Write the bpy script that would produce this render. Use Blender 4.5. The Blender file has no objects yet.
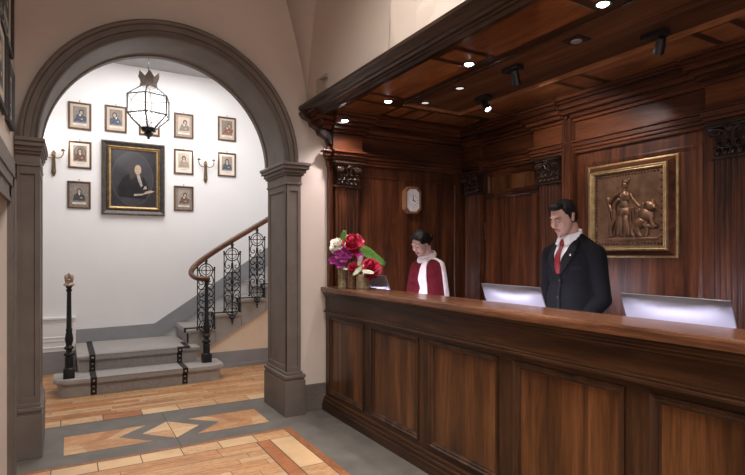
import bpy, bmesh, math, random
from mathutils import Vector, Matrix
from mathutils.bvhtree import BVHTree
random.seed(7)
PI = math.pi
scene = bpy.context.scene
COL = scene.collection

# ------------------------------------------------------------------ camera, world, lights, exposure
cam_data = bpy.data.cameras.new('camera')
cam_data.sensor_width = 36.0
cam_data.lens = 526.5 / 745 * 36.0
cam_data.shift_y = 16.5 / 745
cam_data.clip_start = 0.02
cam = bpy.data.objects.new('camera', cam_data)
COL.objects.link(cam)
cam.location = (0, 0, 1.4)
cam.rotation_euler = (PI / 2, 0, -math.radians(30.12))
scene.camera = cam

world = bpy.data.worlds.new('world')
scene.world = world
world.use_nodes = True
world.node_tree.nodes['Background'].inputs[0].default_value = (0.80, 0.82, 1.0, 1)
world.node_tree.nodes['Background'].inputs[1].default_value = 0.10

def light(name, kind, loc, energy, color=(1, 1, 1), target=None, size=0.1, size_y=None, angle=90, blend=0.6):
    d = bpy.data.lights.new(name, kind)
    d.energy = energy
    d.color = color
    if kind == 'AREA':
        d.shape = 'RECTANGLE'
        d.size = size
        d.size_y = size_y or size
    else:
        d.shadow_soft_size = size
    if kind == 'SPOT':
        d.spot_size = math.radians(angle)
        d.spot_blend = blend
    o = bpy.data.objects.new(name, d)
    COL.objects.link(o)
    o.location = loc
    if target:
        o.rotation_euler = (Vector(target) - Vector(loc)).to_track_quat('-Z', 'Y').to_euler()
    return o

light('lobby_overhead_fill', 'AREA', (0.85, 1.7, 4.3), 86, (1, 0.92, 0.85), (0.85, 1.9, 0), 1.1, 1.6).data.spread = math.radians(112)  # added area fill for soft light from above, no fixture
light('lobby_low_fill', 'AREA', (0.5, -2.6, 1.2), 36, (1.0, 0.96, 0.97), (1.7, 3, 1.5), 2.4, 1.8)  # added unseen fill behind the camera, set low to brighten the canopy soffit
light('hall_overhead_fill', 'AREA', (1.0, 6.0, 3.68), 58, (1, 0.97, 0.95), (1.0, 6.3, 0), 1.6, 1.2)  # added area fill carrying part of the lantern's light
light('hall_side_light', 'AREA', (3.05, 5.6, 2.2), 14, (0.94, 0.95, 1.0), (0.6, 6.6, 1.3), 1.0, 1.6)  # soft area light from the right side of the hall

scene.view_settings.view_transform = 'Standard'
scene.view_settings.look = 'None'
scene.view_settings.gamma = 1.0
scene.view_settings.exposure = 0.0

# ------------------------------------------------------------------ materials
def new_mat(name):
    m = bpy.data.materials.new(name)
    m.use_nodes = True
    return m, m.node_tree.nodes, m.node_tree.links, m.node_tree.nodes['Principled BSDF']

def plain(name, col, rough=0.5, metal=0.0, var=0.12, scale=8.0, bump=0.0, coat=0.0, spec=0.5, sheen=0.0, bscale=None):
    m, N, L, b = new_mat(name)
    b.inputs['Roughness'].default_value = rough
    b.inputs['Metallic'].default_value = metal
    b.inputs['Specular IOR Level'].default_value = spec
    b.inputs['Coat Weight'].default_value = coat
    b.inputs['Sheen Weight'].default_value = sheen
    tc = N.new('ShaderNodeTexCoord')
    nz = N.new('ShaderNodeTexNoise')
    nz.inputs['Scale'].default_value = scale
    nz.inputs['Detail'].default_value = 5
    L.new(tc.outputs['Object'], nz.inputs['Vector'])
    rp = N.new('ShaderNodeValToRGB')
    rp.color_ramp.elements[0].position = 0.3
    rp.color_ramp.elements[1].position = 0.7
    rp.color_ramp.elements[0].color = tuple(c * (1 - var) for c in col) + (1,)
    rp.color_ramp.elements[1].color = tuple(min(1, c * (1 + var)) for c in col) + (1,)
    L.new(nz.outputs['Fac'], rp.inputs['Fac'])
    L.new(rp.outputs['Color'], b.inputs['Base Color'])
    if bump:
        n2 = N.new('ShaderNodeTexNoise')
        n2.inputs['Scale'].default_value = bscale or scale * 6
        n2.inputs['Detail'].default_value = 4
        L.new(tc.outputs['Object'], n2.inputs['Vector'])
        bp = N.new('ShaderNodeBump')
        bp.inputs['Strength'].default_value = bump
        bp.inputs['Distance'].default_value = 0.01
        L.new(n2.outputs['Fac'], bp.inputs['Height'])
        L.new(bp.outputs['Normal'], b.inputs['Normal'])
    return m

def wood(name, dark, mid, lite, axis='Z', rough=0.3, scale=9.0, coat=0.25, stretch=0.07):
    m, N, L, b = new_mat(name)
    b.inputs['Specular IOR Level'].default_value = 0.3
    tc = N.new('ShaderNodeTexCoord')
    oi = N.new('ShaderNodeObjectInfo')
    add = N.new('ShaderNodeVectorMath'); add.operation = 'ADD'
    mul = N.new('ShaderNodeMath'); mul.operation = 'MULTIPLY'; mul.inputs[1].default_value = 23.0
    L.new(oi.outputs['Random'], mul.inputs[0])
    L.new(tc.outputs['Object'], add.inputs[0])
    L.new(mul.outputs[0], add.inputs[1])
    mp = N.new('ShaderNodeMapping')
    s = {'X': (stretch, 1, 1), 'Y': (1, stretch, 1), 'Z': (1, 1, stretch)}[axis]
    mp.inputs['Scale'].default_value = s
    L.new(add.outputs[0], mp.inputs['Vector'])
    n1 = N.new('ShaderNodeTexNoise')
    n1.inputs['Scale'].default_value = scale
    n1.inputs['Detail'].default_value = 7
    n1.inputs['Roughness'].default_value = 0.62
    n1.inputs['Distortion'].default_value = 0.9
    L.new(mp.outputs[0], n1.inputs['Vector'])
    rp = N.new('ShaderNodeValToRGB')
    e = rp.color_ramp.elements
    e[0].position = 0.30; e[0].color = dark + (1,)
    e[1].position = 0.72; e[1].color = lite + (1,)
    k = e.new(0.5); k.color = mid + (1,)
    L.new(n1.outputs['Fac'], rp.inputs['Fac'])
    n2 = N.new('ShaderNodeTexNoise')
    n2.inputs['Scale'].default_value = scale * 11
    n2.inputs['Detail'].default_value = 3
    L.new(mp.outputs[0], n2.inputs['Vector'])
    mx = N.new('ShaderNodeMixRGB'); mx.blend_type = 'MULTIPLY'; mx.inputs['Fac'].default_value = 0.55
    r2 = N.new('ShaderNodeValToRGB')
    r2.color_ramp.elements[0].position = 0.35; r2.color_ramp.elements[0].color = (0.45, 0.42, 0.4, 1)
    r2.color_ramp.elements[1].position = 0.6; r2.color_ramp.elements[1].color = (1, 1, 1, 1)
    L.new(n2.outputs['Fac'], r2.inputs['Fac'])
    L.new(rp.outputs['Color'], mx.inputs['Color1'])
    L.new(r2.outputs['Color'], mx.inputs['Color2'])
    L.new(mx.outputs['Color'], b.inputs['Base Color'])
    b.inputs['Roughness'].default_value = rough
    b.inputs['Coat Weight'].default_value = coat
    b.inputs['Coat Roughness'].default_value = 0.22
    bp = N.new('ShaderNodeBump'); bp.inputs['Strength'].default_value = 0.10; bp.inputs['Distance'].default_value = 0.004
    L.new(n2.outputs['Fac'], bp.inputs['Height'])
    L.new(bp.outputs['Normal'], b.inputs['Normal'])
    return m

def glow(name, col, strength):
    m, N, L, b = new_mat(name)
    b.inputs['Base Color'].default_value = col + (1,)
    b.inputs['Emission Color'].default_value = col + (1,)
    b.inputs['Emission Strength'].default_value = strength
    return m

def glass(name, col=(1, 1, 1), trans=0.8, rough=0.1, cloudy=0.0):
    m, N, L, b = new_mat(name)
    out = N['Material Output']
    t = N.new('ShaderNodeBsdfTransparent'); t.inputs[0].default_value = col + (1,)
    g = N.new('ShaderNodeBsdfGlossy'); g.inputs['Roughness'].default_value = rough
    mix = N.new('ShaderNodeMixShader'); mix.inputs[0].default_value = 1 - trans
    L.new(t.outputs[0], mix.inputs[1])
    if cloudy:
        tl = N.new('ShaderNodeBsdfTranslucent'); tl.inputs[0].default_value = (0.95, 0.95, 0.95, 1)
        m2 = N.new('ShaderNodeMixShader'); m2.inputs[0].default_value = cloudy
        L.new(g.outputs[0], m2.inputs[1]); L.new(tl.outputs[0], m2.inputs[2])
        L.new(m2.outputs[0], mix.inputs[2])
    else:
        L.new(g.outputs[0], mix.inputs[2])
    L.new(mix.outputs[0], out.inputs['Surface'])
    return m

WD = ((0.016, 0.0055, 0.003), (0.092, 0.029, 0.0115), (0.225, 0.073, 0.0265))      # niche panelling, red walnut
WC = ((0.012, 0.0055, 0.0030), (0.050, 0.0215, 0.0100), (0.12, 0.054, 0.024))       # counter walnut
M = {}
for ax in 'XYZ':
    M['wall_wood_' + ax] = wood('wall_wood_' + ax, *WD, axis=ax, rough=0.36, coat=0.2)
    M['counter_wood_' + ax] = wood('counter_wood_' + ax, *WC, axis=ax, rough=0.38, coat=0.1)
M['panel_wood'] = wood('panel_wood', (0.022, 0.0085, 0.0038), (0.115, 0.044, 0.0155), (0.27, 0.112, 0.040), axis='Z', rough=0.34, scale=7)
M['ledge_wood'] = wood('ledge_wood', (0.075, 0.030, 0.015), (0.18, 0.077, 0.040), (0.31, 0.145, 0.08), axis='Y', rough=0.24, scale=12, coat=0.4)
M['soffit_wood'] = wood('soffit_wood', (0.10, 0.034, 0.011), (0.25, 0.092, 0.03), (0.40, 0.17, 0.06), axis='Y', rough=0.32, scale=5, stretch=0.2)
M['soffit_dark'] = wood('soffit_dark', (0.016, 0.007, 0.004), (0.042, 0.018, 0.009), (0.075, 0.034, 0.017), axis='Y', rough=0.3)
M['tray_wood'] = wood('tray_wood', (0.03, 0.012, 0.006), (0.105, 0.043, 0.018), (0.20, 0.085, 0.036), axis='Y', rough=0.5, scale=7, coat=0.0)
M['trim_wood_lit_tone'] = wood('trim_wood_lit_tone', (0.24, 0.09, 0.034), (0.38, 0.165, 0.07), (0.50, 0.24, 0.11), axis='Y', rough=0.3)  # paler than the other wood: spotlight brightness put into the colour
M['carved_wood'] = wood('carved_wood', (0.014, 0.008, 0.006), (0.05, 0.027, 0.018), (0.10, 0.055, 0.036), axis='Z', rough=0.3, coat=0.3)
M['cornice_wood'] = wood('cornice_wood', (0.018, 0.010, 0.007), (0.05, 0.029, 0.020), (0.085, 0.052, 0.036), axis='Y', rough=0.32)
M['rail_wood'] = wood('rail_wood', (0.06, 0.023, 0.01), (0.12, 0.048, 0.02), (0.18, 0.078, 0.035), axis='X', rough=0.3, scale=16)
M['plaster'] = plain('plaster', (0.63, 0.545, 0.485), 0.85, var=0.04, scale=2.2, bump=0.03)
M['pink_plaster'] = M['plaster']
M['hall_plaster'] = plain('hall_plaster', (0.80, 0.795, 0.80), 0.85, var=0.02, scale=2)
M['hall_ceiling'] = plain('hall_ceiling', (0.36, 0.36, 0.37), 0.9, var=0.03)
M['cream_plaster'] = plain('cream_plaster', (0.86, 0.70, 0.54), 0.85, var=0.03)
M['stone'] = plain('stone', (0.140, 0.116, 0.100), 0.62, var=0.16, scale=5, bump=0.08)
M['stair_stone'] = plain('stair_stone', (0.33, 0.305, 0.285), 0.6, var=0.12, scale=9, bump=0.06)
M['carpet'] = plain('carpet', (0.30, 0.275, 0.26), 0.95, var=0.12, scale=40, bump=0.3, bscale=260, sheen=0.3)
M['carpet_border'] = plain('carpet_border', (0.022, 0.02, 0.02), 0.9, var=0.1, scale=30)
M['skirt_grey'] = plain('skirt_grey', (0.27, 0.27, 0.285), 0.7, var=0.05)
M['grey_floor'] = plain('grey_floor', (0.122, 0.110, 0.097), 0.55, var=0.2, scale=6, bump=0.03)
M['floor_joint'] = plain('floor_joint', (0.06, 0.05, 0.042), 0.7)
M['iron'] = plain('iron', (0.02, 0.02, 0.022), 0.4, metal=0.6, var=0.2, bump=0.05)
M['brass'] = plain('brass', (0.55, 0.38, 0.18), 0.35, metal=0.9)
M['old_brass'] = plain('old_brass', (0.16, 0.115, 0.07), 0.45, metal=0.8, var=0.25)
M['copper_cap'] = plain('copper_cap', (0.42, 0.31, 0.25), 0.4, metal=0.5, var=0.3, scale=30)
M['gold'] = plain('gold', (0.43, 0.295, 0.145), 0.38, metal=0.75, var=0.3, scale=30, bump=0.25, bscale=120)
M['dark_gold'] = plain('dark_gold', (0.16, 0.095, 0.035), 0.4, metal=0.6, var=0.4, scale=25, bump=0.3, bscale=110)
M['black_gilt'] = plain('black_gilt', (0.035, 0.03, 0.028), 0.35, var=0.5, scale=25, bump=0.1)
M['frame_brown'] = wood('frame_brown', (0.06, 0.032, 0.018), (0.13, 0.07, 0.04), (0.2, 0.115, 0.065), axis='Z', rough=0.4, scale=30)
M['frame_dark'] = plain('frame_dark', (0.022, 0.016, 0.013), 0.6, var=0.3, scale=20)
M['bronze'] = plain('bronze', (0.19, 0.105, 0.062), 0.38, metal=0.75, var=0.35, scale=14, bump=0.2, bscale=70)
M['bronze_dark'] = plain('bronze_dark', (0.075, 0.04, 0.025), 0.42, metal=0.6, var=0.35, scale=30)
M['white_paint'] = plain('white_paint', (0.74, 0.72, 0.70), 0.6, var=0.03)
M['white_plastic'] = plain('white_plastic', (0.43, 0.37, 0.32), 0.4, var=0.02)
M['paper'] = plain('paper', (0.72, 0.66, 0.58), 0.8, var=0.04)
M['paper_old'] = plain('paper_old', (0.50, 0.42, 0.34), 0.8, var=0.08)
M['sepia'] = plain('sepia', (0.22, 0.19, 0.165), 0.8, var=0.25, scale=40)
M['sepia_lite'] = plain('sepia_lite', (0.33, 0.27, 0.22), 0.8, var=0.2, scale=40)
M['ink'] = plain('ink', (0.055, 0.052, 0.058), 0.8, var=0.4, scale=50)
M['ink_blue'] = plain('ink_blue', (0.075, 0.095, 0.14), 0.8, var=0.4, scale=50)
M['ink_brown'] = plain('ink_brown', (0.15, 0.095, 0.065), 0.8, var=0.4, scale=50)
M['ink_red'] = plain('ink_red', (0.24, 0.11, 0.08), 0.8, var=0.4, scale=50)
M['art_skin'] = plain('art_skin', (0.44, 0.32, 0.245), 0.7, var=0.1)
M['oil_dark'] = plain('oil_dark', (0.024, 0.023, 0.027), 0.30, var=0.4, scale=9)
M['oil_oval'] = plain('oil_oval', (0.040, 0.038, 0.045), 0.30, var=0.35, scale=6)
M['oil_coat'] = plain('oil_coat', (0.012, 0.011, 0.014), 0.30, var=0.4, scale=9)
M['oil_wig'] = plain('oil_wig', (0.05, 0.038, 0.032), 0.35, var=0.5, scale=40)
M['oil_line'] = plain('oil_line', (0.085, 0.075, 0.068), 0.35)
M['oil_cloth'] = plain('oil_cloth', (0.34, 0.30, 0.26), 0.4, var=0.3, scale=30)
M['clock_face'] = plain('clock_face', (0.80, 0.76, 0.76), 0.35, var=0.02)
M['clock_wood'] = wood('clock_wood', (0.16, 0.075, 0.035), (0.27, 0.14, 0.07), (0.36, 0.2, 0.11), axis='Z', rough=0.3)
M['black'] = plain('black', (0.012, 0.012, 0.013), 0.4)
M['gunmetal'] = plain('gunmetal', (0.05, 0.05, 0.052), 0.35, metal=0.6)
M['crown_iron'] = plain('crown_iron', (0.12, 0.095, 0.08), 0.45, metal=0.5, var=0.3)
M['chrome'] = plain('chrome', (0.75, 0.75, 0.78), 0.15, metal=1.0, var=0.03)
M['aluminium'] = plain('aluminium', (0.33, 0.33, 0.37), 0.40, metal=0.5, var=0.02)
M['screen'] = glow('screen', (0.82, 0.80, 1.0), 5.0)
M['led'] = glow('led', (0.80, 0.76, 1.0), 2.0)
M['bulb'] = glow('bulb', (1.0, 0.95, 0.88), 14.0)
M['lens_on'] = glow('lens_on', (1.0, 0.97, 1.0), 30.0)
M['lens_dim'] = glow('lens_dim', (1.0, 0.88, 0.78), 0.75)
M['lens_off'] = plain('lens_off', (0.30, 0.27, 0.25), 0.2)
M['lantern_glass'] = glass('lantern_glass', (0.93, 0.93, 0.93), 0.72, 0.2, 0.5)
M['vase_glass'] = glass('vase_glass', (0.86, 0.80, 0.66), 0.55, 0.12, 0.25)
M['vase_weave'] = plain('vase_weave', (0.34, 0.28, 0.18), 0.35, var=0.6, scale=70, bump=0.3, bscale=90)
M['vase_weave_dark'] = plain('vase_weave_dark', (0.16, 0.085, 0.055), 0.35, var=0.6, scale=70, bump=0.3, bscale=90)
M['water'] = glass('water', (0.85, 0.86, 0.78), 0.85, 0.05)
M['stem'] = plain('stem', (0.10, 0.17, 0.05), 0.5)
M['leaf'] = plain('leaf', (0.085, 0.21, 0.035), 0.4, var=0.3, scale=30)
M['pale_leaf'] = plain('pale_leaf', (0.50, 0.52, 0.38), 0.5, var=0.2, scale=30)
M['rose_white'] = plain('rose_white', (0.88, 0.84, 0.76), 0.6, var=0.05, scale=25)
M['rose_red'] = plain('rose_red', (0.42, 0.006, 0.042), 0.5, var=0.35, scale=30)
M['orchid'] = plain('orchid', (0.27, 0.018, 0.19), 0.5, var=0.35, scale=30)
M['magenta'] = plain('magenta', (0.62, 0.04, 0.55), 0.5, var=0.2, scale=30)
M['skin_m'] = plain('skin_m', (0.56, 0.33, 0.26), 0.45, var=0.05, scale=20, spec=0.4)
M['skin_w'] = plain('skin_w', (0.66, 0.43, 0.36), 0.45, var=0.05, scale=20, spec=0.4)
M['lip'] = plain('lip', (0.42, 0.16, 0.14), 0.4)
M['lip_w'] = plain('lip_w', (0.48, 0.10, 0.12), 0.35)
M['brow'] = plain('brow', (0.022, 0.015, 0.013), 0.6)
M['hair'] = plain('hair', (0.010, 0.007, 0.006), 0.55, var=0.5, scale=60, bump=0.3, bscale=150, spec=0.3)
M['suit'] = plain('suit', (0.0065, 0.0065, 0.0085), 0.85, var=0.15, scale=40, bump=0.1, bscale=300, spec=0.2)
M['suit_lapel'] = plain('suit_lapel', (0.0075, 0.0075, 0.0095), 0.75, spec=0.25, var=0.15, scale=40)
M['shirt'] = plain('shirt', (0.82, 0.80, 0.83), 0.7, var=0.03)
M['tie'] = plain('tie', (0.21, 0.008, 0.014), 0.5, var=0.2, scale=60)
M['burgundy'] = plain('burgundy', (0.105, 0.007, 0.014), 0.9, var=0.15, scale=20, bump=0.15, bscale=200, spec=0.2)
M['scarf'] = plain('scarf', (0.80, 0.70, 0.72), 0.8, var=0.06, scale=25, bump=0.1)
TILES = []
for i, c in enumerate([(0.52, 0.265, 0.118), (0.57, 0.325, 0.16), (0.45, 0.20, 0.085), (0.60, 0.375, 0.20), (0.40, 0.155, 0.062), (0.54, 0.29, 0.137)]):
    TILES.append(wood('floor_tile_%d' % i, tuple(x * 0.68 for x in c), c, tuple(min(1, x * 1.18) for x in c), axis='X', rough=0.42, scale=7, coat=0.1, stretch=0.25))
M['tile_dark'] = wood('tile_dark', (0.24, 0.085, 0.032), (0.34, 0.13, 0.05), (0.42, 0.18, 0.08), axis='Y', rough=0.42, scale=8, coat=0.1, stretch=0.3)
M['tile_pale'] = plain('tile_pale', (0.60, 0.40, 0.22), 0.45, var=0.15, scale=5)

# ------------------------------------------------------------------ geometry helpers
class MB:
    """collects shapes; build() links them as one mesh object"""
    def __init__(s, mat=None):
        s.v = []; s.f = []; s.mi = []; s.mats = []; s.M = Matrix.Identity(4); s.cur = 0
        if mat: s.use(mat)
    def use(s, mat):
        m = M[mat] if isinstance(mat, str) else mat
        if m not in s.mats: s.mats.append(m)
        s.cur = s.mats.index(m); return s
    def add(s, vs, fs):
        n = len(s.v)
        s.v += [tuple(s.M @ Vector(p)) for p in vs]
        for f in fs:
            s.f.append([n + i for i in f]); s.mi.append(s.cur)
        return s
    def box(s, x0, x1, y0, y1, z0, z1, b=0.0):
        if x0 > x1: x0, x1 = x1, x0
        if y0 > y1: y0, y1 = y1, y0
        if z0 > z1: z0, z1 = z1, z0
        if not b:
            vs = [(x, y, z) for z in (z0, z1) for y in (y0, y1) for x in (x0, x1)]
            return s.add(vs, [(0, 2, 3, 1), (4, 5, 7, 6), (0, 1, 5, 4), (2, 6, 7, 3), (0, 4, 6, 2), (1, 3, 7, 5)])
        bm = bmesh.new()
        bmesh.ops.create_cube(bm, size=1)
        for v in bm.verts:
            v.co = Vector(((x0 + x1) / 2 + v.co.x * (x1 - x0), (y0 + y1) / 2 + v.co.y * (y1 - y0), (z0 + z1) / 2 + v.co.z * (z1 - z0)))
        bmesh.ops.bevel(bm, geom=bm.edges[:], offset=b, segments=2, affect='EDGES', profile=0.6)
        bm.verts.index_update()
        s.add([v.co[:] for v in bm.verts], [[v.index for v in f.verts] for f in bm.faces])
        bm.free(); return s
    def rings(s, rings, close=True, cap=True):
        n = len(rings[0]); vs = [p for r in rings for p in r]; fs = []
        for i in range(len(rings) - 1):
            for j in range(n if close else n - 1):
                k = (j + 1) % n
                fs.append((i * n + j, i * n + k, (i + 1) * n + k, (i + 1) * n + j))
        if cap:
            fs.append(tuple(range(n - 1, -1, -1)))
            fs.append(tuple((len(rings) - 1) * n + j for j in range(n)))
        return s.add(vs, fs)
    def lathe(s, prof, c=(0, 0, 0), seg=20, cap=True):
        return s.rings([[(c[0] + r * math.cos(2 * PI * j / seg), c[1] + r * math.sin(2 * PI * j / seg), c[2] + z) for j in range(seg)] for r, z in prof], cap=cap)
    def tube(s, pts, r, seg=8, cap=True, closed=False, flat=None, up=None):
        P = [Vector(p) for p in pts]; n = len(P); rr = r if isinstance(r, (list, tuple)) else [r] * n
        out = []; nrm = None
        for i in range(n):
            if closed: t = (P[(i + 1) % n] - P[i - 1])
            else: t = P[min(i + 1, n - 1)] - P[max(i - 1, 0)]
            t.normalize()
            if nrm is None:
                nrm = Vector(up) if up else t.orthogonal()
            nrm = (nrm - t * nrm.dot(t))
            if nrm.length < 1e-6: nrm = t.orthogonal()
            nrm.normalize(); bn = t.cross(nrm)
            fl = flat or 1.0
            out.append([tuple(P[i] + nrm * (rr[i] * fl * math.cos(2 * PI * j / seg)) + bn * (rr[i] * math.sin(2 * PI * j / seg))) for j in range(seg)])
        if closed: out.append(out[0])
        return s.rings(out, cap=cap and not closed)
    def ell(s, c, r, seg=16, rot=None):
        R = rot or Matrix.Identity(3)
        n2 = max(6, seg // 2); vs = [tuple(Vector(c) + R @ Vector((0, 0, -r[2])))]
        for i in range(1, n2):
            a = -PI / 2 + PI * i / n2
            for j in range(seg):
                t = 2 * PI * j / seg
                vs.append(tuple(Vector(c) + R @ Vector((r[0] * math.cos(a) * math.cos(t), r[1] * math.cos(a) * math.sin(t), r[2] * math.sin(a)))))
        vs.append(tuple(Vector(c) + R @ Vector((0, 0, r[2])))); fs = []
        for j in range(seg): fs.append((0, 1 + (j + 1) % seg, 1 + j))
        for i in range(n2 - 2):
            for j in range(seg):
                a = 1 + i * seg + j; b = 1 + i * seg + (j + 1) % seg
                fs.append((a, b, b + seg, a + seg))
        L = len(vs) - 1; o = 1 + (n2 - 2) * seg
        for j in range(seg): fs.append((o + j, o + (j + 1) % seg, L))
        return s.add(vs, fs)
    def sph(s, c, r, seg=14): return s.ell(c, (r, r, r), seg)
    def cap(s, p, q, r1, r2, seg=14):
        p = Vector(p); q = Vector(q); t = (q - p).normalized(); n = t.orthogonal().normalized(); b = t.cross(n); R = []
        K = 5
        for i in range(K + 1):
            a = -PI / 2 + (PI / 2) * i / K; R.append((p + t * (r1 * math.sin(a)), max(1e-4, r1 * math.cos(a))))
        for i in range(K + 1):
            a = (PI / 2) * i / K; R.append((q + t * (r2 * math.sin(a)), max(1e-4, r2 * math.cos(a))))
        return s.rings([[tuple(c + n * (r * math.cos(2 * PI * j / seg)) + b * (r * math.sin(2 * PI * j / seg))) for j in range(seg)] for c, r in R])
    def prism(s, poly, a0, a1, axis='Y'):
        """polygon in the other two axes, extruded along axis"""
        def mk(p, a):
            return {'Y': (p[0], a, p[1]), 'X': (a, p[0], p[1]), 'Z': (p[0], p[1], a)}[axis]
        n = len(poly)
        vs = [mk(p, a0) for p in poly] + [mk(p, a1) for p in poly]
        fs = [tuple(range(n)), tuple(range(2 * n - 1, n - 1, -1))] + [(i, n + i, n + (i + 1) % n, (i + 1) % n) for i in range(n)]
        return s.add(vs, fs)
    def frame(s, w, h, prof, c=(0, 0, 0)):
        """mitred rectangular moulding in XZ, front towards -Y. prof: (inset, depth)"""
        return s.rings([[(c[0] + sx * (w / 2 - i), c[1] - d, c[2] + sz * (h / 2 - i)) for sx, sz in ((-1, -1), (1, -1), (1, 1), (-1, 1))] for i, d in prof], cap=False)
    def poly(s, pts, y=0.0, thick=0.0):
        """flat polygon in XZ at depth -y"""
        if thick: return s.prism(pts, -y, -y - thick)
        return s.add([(p[0], -y, p[1]) for p in pts], [tuple(range(len(pts)))])
    def build(s, name, mat=None, parent=None, smooth=False, bevel=0, label=None):
        if mat:
            s.mats = [M[mat] if isinstance(mat, str) else mat]; s.mi = [0] * len(s.f)
        me = bpy.data.meshes.new(name)
        me.from_pydata(s.v, [], s.f)
        for m in s.mats: me.materials.append(m)
        me.polygons.foreach_set('material_index', s.mi)
        bm = bmesh.new(); bm.from_mesh(me)
        bmesh.ops.recalc_face_normals(bm, faces=bm.faces[:])
        bm.to_mesh(me); bm.free()
        if smooth:
            me.polygons.foreach_set('use_smooth', [True] * len(me.polygons))
            if smooth != 'all':
                me.set_sharp_from_angle(angle=math.radians(35 if smooth is True else smooth))
        o = bpy.data.objects.new(name, me)
        COL.objects.link(o)
        if parent is not None: o.parent = parent
        if bevel:
            md = o.modifiers.new('bevel', 'BEVEL'); md.width = bevel; md.segments = 2; md.limit_method = 'ANGLE'; md.angle_limit = math.radians(40)
        if label: o['label'] = label
        return o

def ellipse(cx, cz, rx, rz, n=20, a0=0, a1=2 * PI):
    full = abs(a1 - a0 - 2 * PI) < 1e-6
    return [(cx + rx * math.cos(a0 + (a1 - a0) * i / (n if full else n - 1)), cz + rz * math.sin(a0 + (a1 - a0) * i / (n if full else n - 1))) for i in range(n)]

def thing(name, label, cat, loc=(0, 0, 0), rz=0.0, group=None, rx=0.0):
    o = bpy.data.objects.new(name, None)
    o.empty_display_size = 0.1
    COL.objects.link(o)
    o.location = loc; o.rotation_euler = (rx, 0, rz)
    o['label'] = label; o['category'] = cat
    if group: o['group'] = group
    return o

def tag(o, label, cat, group=None):
    o['label'] = label; o['category'] = cat
    if group: o['group'] = group
    return o

def struct(o):
    o['kind'] = 'structure'; return o

def dup(root, loc, rz=None, label=None, group=None):
    r = root.copy(); COL.objects.link(r); r.location = loc
    if rz is not None: r.rotation_euler = (root.rotation_euler[0], 0, rz)
    if label: r['label'] = label
    if group: r['group'] = group
    for ch in list(root.children):
        c = ch.copy(); COL.objects.link(c); c.parent = r
        for g in list(ch.children):
            d = g.copy(); COL.objects.link(d); d.parent = c
    return r

RX = Matrix.Rotation(-PI / 2, 4, 'Z')     # local -Y (front) -> world -X
def face_x(x, y, z): return Matrix.Translation((x, y, z)) @ RX

# ================================================================== STRUCTURE
CAR = (0.727, 2.172)      # arch centre (X, Z)
WY = 4.36               # lobby side of the arch wall
# ---- floor
fl = MB('grey_floor')
fl.add([(-3, -4, 0), (4.4, -4, 0), (4.4, 7.6, 0), (-3, 7.6, 0)], [(0, 1, 2, 3)])
def inlay(pts, mat, z=0.0015):
    fl.use(mat); fl.add([(p[0], p[1], z) for p in pts], [tuple(range(len(pts)))])
def rect(x0, x1, y0, y1, mat, g=0.003, z=0.0015):
    inlay([(x0 + g, y0 + g), (x1 - g, y0 + g), (x1 - g, y1 - g), (x0 + g, y1 - g)], mat, z)
# lobby field: joint bed, border blocks, dark strip, parquet planks
XR, YF = 1.555, 4.02
inlay([(-2.4, -3.5), (XR, -3.5), (XR, YF), (-2.4, YF)], 'floor_joint', 0.0008)
rect(-2.4, XR, YF - 0.035, YF, 'tile_dark', 0.001)
x = XR - 0.055
while x > -2.3:
    w = 0.265
    rect(max(x - w, -2.4), x, YF - 0.20, YF - 0.037, random.choice(['tile_pale', 'tile_pale', TILES[1], TILES[3]])); x -= w
rect(XR - 0.055, XR, -3.5, YF - 0.037, 'tile_dark', 0.001)
y = YF - 0.20
while y > -3.3:
    rect(XR - 0.235, XR - 0.057, y - 0.6, y, random.choice(['tile_pale', TILES[3], TILES[1]])); y -= 0.6
rect(XR - 0.335, XR - 0.238, -3.5, YF - 0.20, TILES[4], 0.002)
y = YF - 0.203; row = 0
while y > -3.4:
    x = XR - 0.34 - random.random() * 0.5; xe = XR - 0.34
    while xe > -2.3:
        x = max(x, -2.4)
        rect(x, xe, y - 0.085, y, random.choice([TILES[0], TILES[1], TILES[3], TILES[5]]), 0.0018)
        xe = x; x -= 0.45 + random.random() * 0.5
    y -= 0.085; row += 1
# threshold arrows and diamond
yc, xc = 4.44, 0.72
def arrow(sg):
    a, b = (-0.74, -0.16)
    for k, (u0, u1) in enumerate(((0, .25), (.25, .5), (.5, .75), (.75, 1))):   # upper half in strips
        for top in (1, -1):
            P = []
            for (u, v) in ((u0, 0.0), (u1, 0.0), (u1, 1.0), (u0, 1.0)):
                xl = a + (0.36 + 0.22 * v) * u
                P.append((xc + sg * xl, yc + top * 0.21 * v))
            if top * sg < 0: P = P[::-1]
            inlay(P, TILES[(k + (0 if top > 0 else 3)) % 6 if k != 1 else 0])
arrow(1); arrow(-1)
for q, mt in (((0, 1), 'tile_pale'), ((1, 2), TILES[3]), ((2, 3), 'tile_pale'), ((3, 0), TILES[1])):
    D = [(xc - 0.215, yc), (xc, yc + 0.225), (xc + 0.215, yc), (xc, yc - 0.225)]
    inlay([(xc, yc), D[q[0]], D[q[1]]], mt)
fl.use('floor_joint')
inlay([(xc - 0.003, yc - 0.48), (xc + 0.003, yc - 0.48), (xc + 0.003, yc + 0.50), (xc - 0.003, yc + 0.50)], 'floor_joint', 0.0019)
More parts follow.
